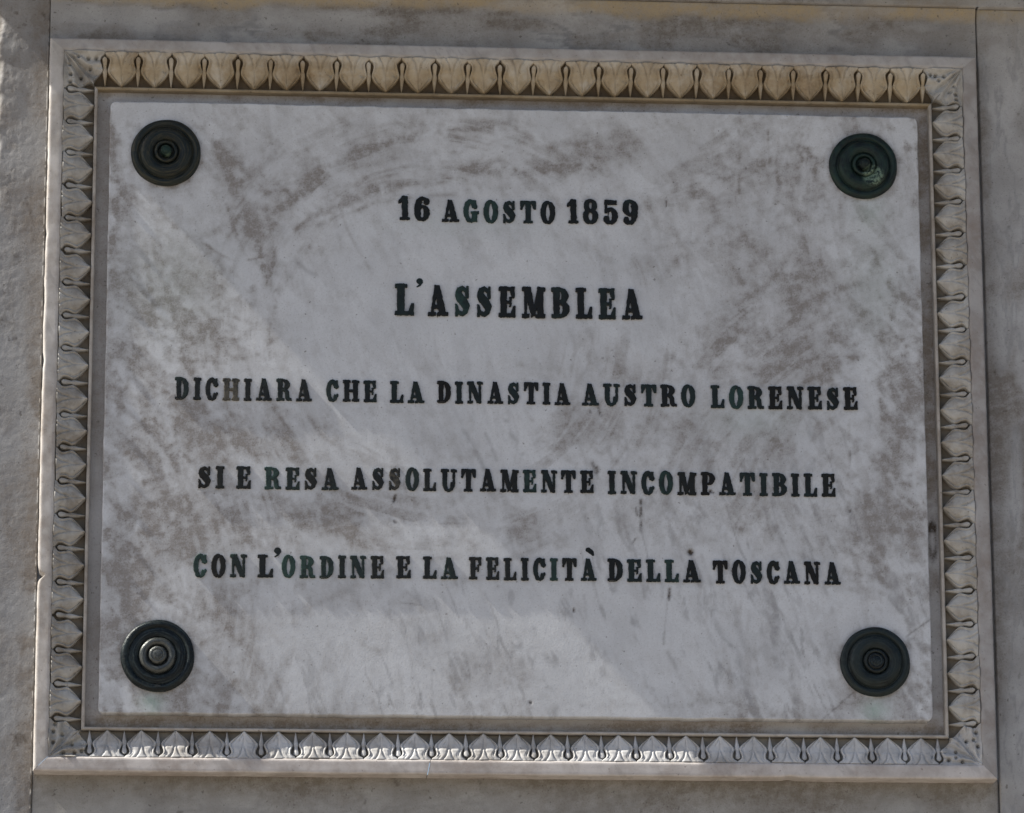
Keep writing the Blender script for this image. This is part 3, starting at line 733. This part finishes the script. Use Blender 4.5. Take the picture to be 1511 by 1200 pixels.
# arcs left by a wiping hand, about a few centres
for cx, cz, rad, wd, s in ((-120, 110, 270, 110, .40), (760, -330, 480, 120, .34), (-760, -260, 400, 130, .34), (80, 760, 420, 90, .28), (820, 240, 380, 110, .26), (-900, -420, 460, 110, .22)):
    rr_ = np.hypot(X - cx, Z - cz); th = np.arctan2(Z - cz, X - cx)
    a_ = fbm(rr_ * 1.3 + wx * .25, th * rad * .17 + 400 + cx, 22, 5, 16)
    G = G + 1.5 * s * (1 - .5 * np.clip(G, 0, 1)) * np.exp(-((rr_ - rad) / wd) ** 2) * smooth(a_ * .75 + n1 * .25, .47, .62) * smooth(n3 * .5 + n2 * .5, .38, .56)
side_f = smooth(np.abs(X), 300, 560)
film = film * (.75 + .8 * side_f) + .20 * side_f * smooth(n2, .40, .62)
clean = .85 * np.exp(-((X / 230) ** 4 + ((Z - 150) / 70) ** 4)) + .5 * np.exp(-(((X - 60) / 420) ** 4 + ((Z + 320) / 70) ** 4))
for zc, x0_, x1_ in ((298, -180, 180), (158, -185, 190), (20, -505, 505), (-111, -470, 470), (-242, -475, 475)):
    clean = np.maximum(clean, .45 * np.exp(-((Z - zc) / 24) ** 4) * smooth(X, x0_ - 25, x0_) * (1 - smooth(X, x1_, x1_ + 25)))
for cx, cz, rad, wd in ((-120, 110, 270, 140), (740, -360, 520, 150), (-780, -300, 430, 140), (900, 300, 430, 130)):   # pale lines wiped through the dirt
    rr_ = np.hypot(X - cx, Z - cz); th = np.arctan2(Z - cz, X - cx)
    a_ = fbm(rr_ * 1.5 + wx * .2, th * rad * .14 + 90 + cz, 15, 4, 18)
    G = G * (1 - .6 * np.exp(-((rr_ - rad) / wd) ** 2) * smooth(a_, .50, .66))
G = G * (1 - .35 * clean) + film * (1 - np.clip(clean, 0, .95))
for bx, bz in ((-517, 377), (517, 377.5), (-517, -375), (517, -372.5)):           # grime and verdigris round the bosses
    rr_ = np.hypot(X - bx, Z - bz); below = smooth(bz - Z, 10, 60)
    G += .55 * np.exp(-((rr_ - 52) / 3.5) ** 2) * smooth(n2, .30, .6) + .3 * np.exp(-((rr_ - 54) / 12) ** 2) * smooth(n1, .45, .62) * (.4 + below)
G += .15 * smooth(-Z + 10 * (n1 - .5), 446, 456) * smooth(n2, .4, .6) + .2 * smooth(np.abs(X), 585, 598) * smooth(n2, .35, .6)
V = np.zeros_like(X)
for P, w, s in VEINS:
    V = V + s * np.exp(-(seg_dist(P, .18) / w) ** 2) * smooth(nf, .3, .6)
uu = X * .94 + Z * .33; vv = -X * .33 + Z * .94
rv = 1 - np.abs(2 * fbm(uu * 1.7 + wx * .25, vv * .32, 42, 5, 11) - 1)
rv2 = 1 - np.abs(2 * fbm(uu * 1.5 + wx * .3, vv * .35, 24, 4, 12) - 1)
low = .25 + .75 * smooth(X * .5 - Z, 40, 420)
V = V + low * (.85 * smooth(rv, .84, .98) * smooth(n2, .40, .62) + .40 * smooth(rv2, .84, .98) * smooth(n1, .45, .6))
SPT = np.zeros_like(X)
for P, w, s in SPOTS:
    P2 = P if len(P) > 1 else P + P
    SPT = np.maximum(SPT, s * np.clip(1.35 * np.exp(-(seg_dist(P2, .02 if len(P) == 1 or w > 2.3 else .10) / max(w, 1.2)) ** 2), 0, 1) * (1.0 if s >= 1 else smooth(nf, .30, .5) * .6 + .4))
GRN = np.zeros_like(X)
for cx, cz, rx, rz, s in GREENS:
    GRN += s * np.exp(-((X - cx + wx * .1) / rx) ** 2 - ((Z - cz) / rz) ** 2)
D = (fbm(X, Z, 220, 3, 13) - .5) * .8 + (fbm(X, Z, 14, 3, 14) - .5) * .12
D -= 1.2 * np.clip(SPT - .75, 0, 1) * 4
x, y, z, a = skirt(xs, zs, D, stack(G, V, GRN, SPT), -24.0, round_r=9.0, edge=1.6)
hedge = (fbm(x / MM, z / MM, 26, 4, 15) - .5)
inner = (np.abs(x) > .596) | (np.abs(z - Z0) > .4538)
x = x + np.where(inner & (np.abs(x) > .596), np.sign(x) * hedge * .0022, 0); z = z + np.where(inner & (np.abs(z - Z0) > .4538), np.sign(z - Z0) * hedge * .0030, 0)
slab = link(bpy.data.objects.new('slab', grid_mesh('slab', x, y, z - Z0, a)), plaque)
slab.data.materials.append(M_slab)

# ------------------------------------------------------------------ lettering: shapes as signed distances, outlined by marching squares
class G2:
    """2-D shape field; positive outside"""
    def __init__(s, w):
        s.w = w
        s.xs = np.linspace(-.12, w + .12, int((w + .24) / .0165) + 1); s.ys = np.linspace(-.12, 1.12, 76)
        s.X, s.Y = np.meshgrid(s.xs, s.ys); s.f = np.full(s.X.shape, 9.0)
    def smin(s, a, b, k):
        h = np.clip(.5 + .5 * (b - a) / k, 0, 1); return b + (a - b) * h - k * h * (1 - h)
    def add(s, d, k=.03): s.f = s.smin(s.f, d, k); return s
    def cut(s, d): s.f = np.maximum(s.f, -d); return s
    def box(s, x0, x1, y0, y1):
        dx = np.abs(s.X - (x0 + x1) / 2) - (x1 - x0) / 2; dy = np.abs(s.Y - (y0 + y1) / 2) - (y1 - y0) / 2
        return np.hypot(np.maximum(dx, 0), np.maximum(dy, 0)) + np.minimum(np.maximum(dx, dy), 0)
    def ell(s, cx, cy, a, b, p=2.2):
        q = (np.abs((s.X - cx) / a) ** p + np.abs((s.Y - cy) / b) ** p) ** (1 / p); return (q - 1) * min(a, b)
    def ring(s, cx, cy, a, b, a2, b2, p=2.2): return np.maximum(s.ell(cx, cy, a, b, p), -s.ell(cx, cy, a2, b2, 2.0))
    def poly(s, *P):
        d = np.full(s.X.shape, 1e9); ins = np.zeros(s.X.shape, bool)
        for (ax, ay), (bx, by) in zip(P, P[1:] + P[:1]):
            vx, vy = bx - ax, by - ay
            t = np.clip(((s.X - ax) * vx + (s.Y - ay) * vy) / (vx * vx + vy * vy), 0, 1)
            d = np.minimum(d, np.hypot(s.X - ax - t * vx, s.Y - ay - t * vy))
            c = (ay > s.Y) != (by > s.Y)
            with np.errstate(divide='ignore', invalid='ignore'):
                ins ^= c & (s.X < vx * (s.Y - ay) / (vy if vy else 1e-9) + ax)
        return np.where(ins, -d, d)
    def pen(s, *P):
        d = np.full(s.X.shape, 9.0)
        for (ax, ay, ar), (bx, by, br) in zip(P, P[1:]):
            vx, vy = bx - ax, by - ay
            t = np.clip(((s.X - ax) * vx + (s.Y - ay) * vy) / (vx * vx + vy * vy + 1e-9), 0, 1)
            d = np.minimum(d, np.hypot(s.X - ax - t * vx, s.Y - ay - t * vy) - (ar + (br - ar) * t))
        return d
    def outline(s):
        s.f = s.f + (fbm(s.X * 1000, s.Y * 1000, 150, 3, 77) - .5) * .045 + (fbm(s.X * 1000 + s.w * 9e3, s.Y * 1000, 60, 2, 78) - .5) * .03 - .016
        """closed loops of the zero line"""
        f = s.f; n, m = f.shape; segs = {}
        def pt(i0, j0, i1, j1):
            a, b = f[i0, j0], f[i1, j1]; t = a / (a - b)
            return (('h', i0, min(j0, j1)) if i0 == i1 else ('v', min(i0, i1), j0)), (s.xs[j0] + (s.xs[j1] - s.xs[j0]) * t, s.ys[i0] + (s.ys[i1] - s.ys[i0]) * t)
        pos = {}
        for i in range(n - 1):
            for j in range(m - 1):
                c = [(i, j), (i, j + 1), (i + 1, j + 1), (i + 1, j)]
                ins = [f[q] < 0 for q in c]
                if all(ins) or not any(ins): continue
                starts, ends = [], []
                for k in range(4):
                    a, b = c[k], c[(k + 1) % 4]
                    if ins[k] != ins[(k + 1) % 4]:
                        key, p = pt(*a, *b); pos[key] = p
                        (ends if ins[k] else starts).append((k, key))
                if len(starts) == 1: segs[starts[0][1]] = ends[0][1]
                else:
                    for k, key in starts:
                        e = min(ends, key=lambda q: (q[0] - k) % 4); segs[key] = e[1]
        loops = []
        while segs:
            k0 = next(iter(segs)); L = []; k = k0
            while k in segs:
                L.append(pos[k]); k = segs.pop(k)
            if len(L) > 8: loops.append(L)
        return loops

SER = .088
def glyph(ch):
    if ch == 'I':
        g = G2(.44); g.add(g.box(.085, .355, 0, 1)).add(g.box(.0, .44, 0, SER)).add(g.box(.0, .44, 1 - SER, 1))
    elif ch == 'L':
        g = G2(.74); g.add(g.box(.085, .355, 0, 1)).add(g.box(0, .46, 1 - SER, 1)).add(g.box(0, .73, 0, .10)).add(g.poly((.73, 0), (.73, .36), (.65, .36), (.52, .09), (.5, 0)))
    elif ch in 'EF':
        g = G2(.78 if ch == 'E' else .74)
        g.add(g.box(.085, .355, 0, 1)).add(g.box(0, .70, .90, 1)).add(g.poly((.71, 1), (.71, .66), (.645, .66), (.5, .91), (.48, 1)))
        g.add(g.box(.3, .56, .455, .54)).add(g.box(.50, .575, .35, .65))
        if ch == 'E': g.add(g.box(0, .75, 0, .10)).add(g.poly((.77, 0), (.77, .36), (.695, .36), (.54, .09), (.5, 0)))
        else: g.add(g.box(0, .47, 0, SER))
    elif ch == 'D':
        g = G2(.80); g.add(np.maximum(g.ell(.32, .5, .47, .5, 2.4), .2 - g.X)).add(g.box(0, .36, 0, SER)).add(g.box(0, .36, 1 - SER, 1)).add(g.box(.085, .34, 0, 1))
        g.cut(np.maximum(g.ell(.34, .5, .175, .41, 2.4), .345 - g.X))
    elif ch == 'O':
        g = G2(.78); g.add(g.ring(.39, .5, .39, .52, .125, .415))
    elif ch in 'CG':
        g = G2(.72 if ch == 'C' else .82)
        g.add(g.ring(.37, .5, .37, .52, .125, .42)); g.cut(g.box(.40, 1.0, .30 if ch == 'C' else .36, .66))
        g.add(g.box(.595, .675, .62, .985)); g.add(g.poly((.6, .99), (.6, .72), (.5, .90), (.5, .99)), .02)
        if ch == 'C': g.add(g.pen((.42, .045, .05), (.56, .10, .06), (.655, .30, .045)))
        else: g.add(g.box(.47, .72, .0, .44)).add(g.box(.40, .82, .385, .47))
    elif ch == 'S':
        g = G2(.70)
        g.add(g.pen((.56, .72, .04), (.53, .86, .055), (.36, .945, .058), (.20, .86, .10), (.16, .735, .13), (.25, .60, .15), (.42, .47, .16), (.53, .32, .145), (.50, .16, .10), (.34, .055, .058), (.17, .13, .055), (.09, .30, .04)), .02)
        g.add(g.box(.555, .635, .62, 1.0)).add(g.box(.03, .11, .0, .38))
    elif ch == 'A':
        g = G2(.92); g.add(g.poly((.10, .04), (.22, .04), (.46, .98), (.33, .98))).add(g.poly((.31, 1), (.53, 1), (.84, .04), (.52, .04)))
        g.add(g.box(.2, .62, .24, .335)).add(g.box(0, .34, 0, SER)).add(g.box(.42, .92, 0, SER))
    elif ch == 'N':
        g = G2(.92); g.add(g.box(.10, .21, 0, 1)).add(g.box(.70, .81, 0, 1)).add(g.poly((.05, 1), (.36, 1), (.81, .0), (.56, .0)))
        g.add(g.box(0, .31, 0, SER)).add(g.box(.0, .36, 1 - SER, 1)).add(g.box(.60, .92, 1 - SER, 1))
    elif ch == 'M':
        g = G2(1.06); g.add(g.box(.10, .20, 0, 1)).add(g.box(.71, .97, 0, 1)).add(g.poly((.08, 1), (.38, 1), (.60, .10), (.44, .02))).add(g.poly((.73, 1), (.86, .9), (.58, .06), (.47, .06)))
        g.add(g.box(0, .31, 0, SER)).add(g.box(.62, 1.06, 0, SER)).add(g.box(0, .34, 1 - SER, 1)).add(g.box(.74, 1.06, 1 - SER, 1))
    elif ch == 'H':
        g = G2(.98); g.add(g.box(.085, .355, 0, 1)).add(g.box(.625, .895, 0, 1)).add(g.box(.3, .65, .45, .55))
        for x0 in (0, .54):
            g.add(g.box(x0, x0 + .44, 0, SER)).add(g.box(x0, x0 + .44, 1 - SER, 1))
    elif ch in 'PR':
        g = G2(.78 if ch == 'P' else .90)
        by, bb = (.725, .275) if ch == 'P' else (.745, .255)
        g.add(np.maximum(g.ell(.34, by, .43, bb, 2.3), .2 - g.X)); g.add(g.box(.085, .35, 0, 1)).add(g.box(0, .47, 0, SER)).add(g.box(0, .36, 1 - SER, 1))
        g.cut(np.maximum(g.ell(.36, by, .145, bb - .085, 2.2), .35 - g.X))
        if ch == 'R': g.add(g.poly((.38, .53), (.56, .55), (.74, .42), (.78, .12), (.90, .09), (.90, 0), (.62, 0), (.54, .1), (.52, .38), (.38, .45)))
    elif ch == 'B':
        g = G2(.82); g.add(np.maximum(g.ell(.34, .745, .41, .255, 2.3), .2 - g.X)).add(np.maximum(g.ell(.34, .275, .47, .275, 2.3), .2 - g.X))
        g.add(g.box(.085, .35, 0, 1)).add(g.box(0, .36, 0, SER)).add(g.box(0, .36, 1 - SER, 1))
        g.cut(np.maximum(g.ell(.35, .745, .135, .165, 2.2), .35 - g.X)).cut(np.maximum(g.ell(.35, .275, .17, .185, 2.2), .35 - g.X))
    elif ch == 'T':
        g = G2(.84); g.add(g.box(.285, .555, 0, 1)).add(g.box(.18, .66, 0, SER)).add(g.box(0, .84, .90, 1))
        g.add(g.poly((0, 1), (0, .64), (.07, .64), (.22, .91), (.22, 1))).add(g.poly((.84, 1), (.84, .64), (.77, .64), (.62, .91), (.62, 1)))
    elif ch == 'U':
        g = G2(.92); g.add(g.ring(.46, .36, .36, .38, .115, .28)); g.cut(g.box(-.2, 1.2, .40, 1.3))
        g.add(g.box(.10, .345, .35, 1)).add(g.box(.71, .82, .35, 1)).add(g.box(0, .45, 1 - SER, 1)).add(g.box(.60, .92, 1 - SER, 1))
    elif ch == '1':
        g = G2(.48); g.add(g.box(.16, .41, 0, 1)).add(g.box(.06, .50, 0, SER)).add(g.poly((.3, 1), (.2, 1), (.0, .80), (.0, .72), (.2, .78)))
    elif ch in '69':
        g = G2(.68); g.add(g.ring(.34, .32, .34, .335, .095, .245)); top = g.ring(.37, .5, .37, .52, .12, .43)
        g.add(np.maximum(top, np.minimum(g.box(-.2, .36, .28, 1.2), g.box(.3, .9, .88, 1.2)))).add(g.ell(.54, .84, .115, .12))
        if ch == '9': g.f = g.f[::-1, ::-1]
    elif ch == '8':
        g = G2(.70); g.add(g.ring(.35, .755, .29, .26, .095, .165)).add(g.ring(.35, .29, .35, .31, .115, .20))
    elif ch == '5':
        g = G2(.68); r = g.ring(.32, .32, .345, .34, .10, .245); g.add(np.maximum(r, -np.minimum(g.box(-.2, .22, .2, .8), g.box(-.3, .1, .1, .8))))
        g.add(g.ell(.13, .20, .125, .12)).add(g.box(.07, .165, .46, .96)).add(g.box(.07, .60, .84, 1.0)).add(g.pen((.10, .50, .04), (.25, .60, .05), (.38, .62, .06)))
    elif ch == "'":
        g = G2(.8); g.add(g.pen((.45, .66, .33), (.46, .64, .32))).add(g.pen((.62, .55, .16), (.5, .22, .10), (.2, .0, .05)), .08)
    elif ch == '`':
        g = G2(.9); g.add(g.pen((.3, .7, .27), (.62, .42, .24), (.78, .12, .13)))
    return g

_gm = {}
def letter_mesh(ch):
    if ch not in _gm:
        cu = bpy.data.curves.new('letter', 'CURVE'); cu.dimensions = '2D'; cu.fill_mode = 'BOTH'
        g = glyph(ch)
        for L in g.outline():
            sp = cu.splines.new('POLY'); sp.points.add(len(L) - 1)
            for p, q in zip(sp.points, L): p.co = (q[0], q[1], 0, 1)
            sp.use_cyclic_u = True
        cu.extrude = .065; cu.bevel_depth = .028; cu.bevel_resolution = 1; cu.offset = -.022
        ob = bpy.data.objects.new('tmp', cu); COL.objects.link(ob)
        dg = bpy.context.evaluated_depsgraph_get()
        me = bpy.data.meshes.new_from_object(ob.evaluated_get(dg))
        bpy.data.objects.remove(ob, do_unlink=True); bpy.data.curves.remove(cu)
        me.materials.clear(); me.materials.append(M_letter)
        me.name = 'letter'
        _gm[ch] = (me, g.w)
    return _gm[ch]

WORDS = [  # line, word, start, end, foot, head (mm on the plaque face)
    (0, '16', -174.1, -129.4, 281.7, 316.4), (0, 'AGOSTO', -110.1, 56.2, 280.3, 312.6), (0, '1859', 75.1, 178.7, 281.4, 316.7),
    (1, 'L', -178.9, -152.0, 136.8, 181.6), (1, "'", -149.4, -138.5, 179.8, 192.7), (1, 'ASSEMBLEA', -130.5, 183.9, 136.3, 180.7),
    (2, 'DICHIARA', -498.0, -300.4, 4.4, 36.0), (2, 'CHE', -278.6, -205.7, 4.9, 35.6), (2, 'LA', -185.6, -136.5, 4.7, 35.5), (2, 'DINASTIA', -116.9, 76.9, 4.9, 36.0), (2, 'AUSTRO', 95.0, 260.5, 4.7, 36.0), (2, 'LORENESE', 284.5, 500.3, 3.8, 35.9),
    (3, 'SI', -463.0, -425.8, -127.4, -96.2), (3, 'E', -407.8, -387.2, -127.3, -96.0), (3, 'RESA', -366.8, -260.7, -127.1, -95.9), (3, 'ASSOLUTAMENTE', -241.3, 110.3, -126.6, -95.0), (3, 'INCOMPATIBILE', 131.9, 464.6, -127.1, -94.6),
    (4, 'CON', -467.6, -391.6, -258.1, -226.2), (4, 'L', -375.2, -353.9, -257.6, -226.0), (4, "'", -353.7, -342.4, -227.3, -213.8), (4, 'ORDINE', -340.9, -194.0, -257.4, -226.3), (4, 'E', -175.7, -155.3, -256.8, -226.0), (4, 'LA', -137.2, -87.7, -257.0, -226.3), (4, 'FELICITA', -70.7, 113.2, -257.1, -225.9), (4, '`', 98.1, 110.5, -220.0, -207.9), (4, 'DELLA', 130.3, 264.6, -257.4, -226.0), (4, 'TOSCANA', 283.9, 469.1, -258.0, -226.2)]
LINES = ['date line 16 AGOSTO 1859 in small bronze characters', 'heading L\'ASSEMBLEA in larger bronze capitals', 'line reading DICHIARA CHE LA DINASTIA AUSTRO LORENESE',
         'line reading SI E RESA ASSOLUTAMENTE INCOMPATIBILE', 'lowest line reading CON L\'ORDINE E LA FELICITÀ DELLA TOSCANA']
line_z = [281, 136.5, 4.5, -127, -257.5]
lines = [empty('inscription_line', LINES[i], None, (0, 0, line_z[i] * MM), plaque) for i in range(5)]
rl = random.Random(8)
GREENISH = {('CON', 0), ('CON', 2), ('ORDINE', 0), ('ORDINE', 1), ('ORDINE', 2), ('LORENESE', 1), ('ASSOLUTAMENTE', 9), ('FELICITA', 7), ('FELICITA', 5), ('DELLA', 3), ('LA', 1), ('AGOSTO', 1), ('AGOSTO', 2), ('INCOMPATIBILE', 3), ('RESA', 1), ('RESA', 0), ('ASSEMBLEA', 2), ('ASSEMBLEA', 1)}
BLACK = {('DINASTIA', 0), ('INCOMPATIBILE', 4), ('INCOMPATIBILE', 5), ('ASSOLUTAMENTE', 8), ('SI', 0), ('SI', 1), ('FELICITA', 0), ('CON', 1), ('ORDINE', 5), ('TOSCANA', 0), ('TOSCANA', 3), ('TOSCANA', 5), ('LORENESE', 7), ('LORENESE', 3), ('INCOMPATIBILE', 12), ('FELICITA', 6), ('RESA', 2)}
mats_l = {}
def letter_variant(ch, m):
    if m is M_letter: return letter_mesh(ch)
    k = (ch, m.name)
    if k not in mats_l:
        me, w = letter_mesh(ch); me = me.copy(); me.materials.clear(); me.materials.append(m); mats_l[k] = (me, w)
    return mats_l[k]
for li, word, x0, x1, z0, z1 in WORDS:
    h = z1 - z0
    ws = [letter_mesh(c)[1] for c in word]
    gap = .235 * h if len(word) > 1 else 0
    kx = (x1 - x0 - gap * (len(word) - 1)) / (sum(ws) * h)
    x = x0
    for i, c in enumerate(word):
        m = M_letter_worn if (word, i) in (('ASSOLUTAMENTE', 2), ('DICHIARA', 3)) else M_letter_green if (word, i) in GREENISH else M_letter_black if (word, i) in BLACK else M_letter
        me, w = letter_variant(c, m)
        o = link(bpy.data.objects.new('apostrophe' if c == "'" else 'accent' if c == '`' else 'numeral' if c.isdigit() else 'letter', me), lines[li])
        t = (.50 if li != 1 else .46) * h
        o.matrix_local = Matrix.Translation((x * MM, -(.093 * t + rl.uniform(0, .5) - .6) * MM, (z0 + rl.uniform(-.5, .5) - line_z[li]) * MM)) @ Matrix.Rotation(rl.uniform(-.014, .014), 4, 'Y') @ Matrix.Rotation(math.pi / 2, 4, 'X') @ Matrix.Diagonal((kx * h * MM, h * MM * rl.uniform(.99, 1.01), t * MM, 1))
        x += w * h * kx + gap

# ------------------------------------------------------------------ bronze bosses holding the plaque
def lathe(name, prof_, mat, parent, seg=96, wob=0.0, seed=1):
    vs = []; fs = []
    for k, (r, d) in enumerate(prof_):
        for a in range(seg):
            th = 2 * math.pi * a / seg
            q = 1 + wob * .012 * math.sin(3 * th + seed + k * .3) + wob * .006 * math.sin(7 * th + seed * 2)
            vs.append((r * q * math.cos(th) * MM, -d * MM, r * q * math.sin(th) * MM))
    n = len(prof_)
    for k in range(n - 1):
        for a in range(seg):
            b = (a + 1) % seg
            fs.append((k * seg + a, k * seg + b, (k + 1) * seg + b, (k + 1) * seg + a))
    if prof_[-1][0] < .5:
        fs.append(tuple((n - 1) * seg + a for a in range(seg)))
    return mesh_obj(name, vs, fs, mat, parent)

def fine(P, n=5):
    out = []
    Q = [P[0]] + list(P) + [P[-1]]
    for i in range(1, len(Q) - 2):
        p0, p1, p2, p3 = (np.array(q, float) for q in Q[i - 1:i + 3])
        for k in range(n):
            t = k / n
            out.append(tuple(.5 * ((2 * p1) + (p2 - p0) * t + (2 * p0 - 5 * p1 + 4 * p2 - p3) * t * t + (3 * p1 - p0 - 3 * p2 + p3) * t ** 3)))
    out.append(tuple(P[-1])); return [(max(r, .01), d) for r, d in out]

def boss(x, z, R, label, m_disc, m_ring, m_btn, rc, rb, hb, seed, cw=1.0, low=0.0):
    b = empty('bronze_boss', label, 'boss', (x * MM, -.0002, z * MM + Z0), None, 'bronze bosses at the corners of the plaque')
    k = R / 51.5
    disc = [(51.3, -.6), (51.5, 1.5), (50.6, 4.4), (47.5, 6.6), (43.5, 6.8), (41.2, 5.6), (40.2, 4.6), (39.0, 5.4), (37, 8.2 - low * .6), (33, 10.6 - low), (28, 11.4 - low * 1.4), (max(23.5, rc / k + 2), 10.6 - low * 1.4), (max(20, rc / k + 1), 8.8 - low), (rc / k + .6, 6.6), (rc / k - 2, 5.4), (2, 5.4)]
    lathe('disc', [(r * k, d) for r, d in fine(disc)], m_disc, b, wob=.6, seed=seed)
    lathe('collar', fine([(rc, 4.0), (rc + .3, 8.5), (rc - .8 * cw, 11.2), (rc - 2.6 * cw, 12.3), (rc - 4.6 * cw, 11.6), (rc - 5.8 * cw, 9.4), (rc - 6.2 * cw, 6.0), (rc - 6.2 * cw, 4.5)]), m_ring, b, wob=.8, seed=seed + 1)
    lathe('button', fine([(rb + .6, 5.0), (rb + .2, hb * .55), (rb, hb * .8), (rb - 1.4, hb * .94), (rb * .72, hb), (rb * .62, hb - .5), (rb * .5, hb + .1), (rb * .25, hb + .6), (0.05, hb + .7)]), m_btn, b, wob=1.2, seed=seed + 2)
    return b
boss(-517.2, 377.3, 51.2, 'brown-tinged bronze boss with a small proud knob, above the word DICHIARA', M_boss_brown, M_boss_brown, M_boss_green, 17.0, 8.0, 20, 3)
boss(516.9, 377.6, 51.2, 'bronze boss with a pale verdigris smear around its knob, above LORENESE', M_boss_green, M_boss_smear, M_boss_green, 17.2, 8.4, 20, 9)
boss(-517.0, -375.2, 52.6, 'glossy black bronze boss with a worn shiny raised ring, below the word CON', M_boss_dark, M_boss_worn, M_boss_worn, 25.5, 12.8, 14, 15, cw=1.75, low=4.0)
boss(517.3, -372.4, 51.2, 'dull black bronze boss with a broad flat button, beside a hairline crack, below TOSCANA', M_boss_dull, M_boss_dull, M_boss_dark, 17.6, 12.2, 13, 21)
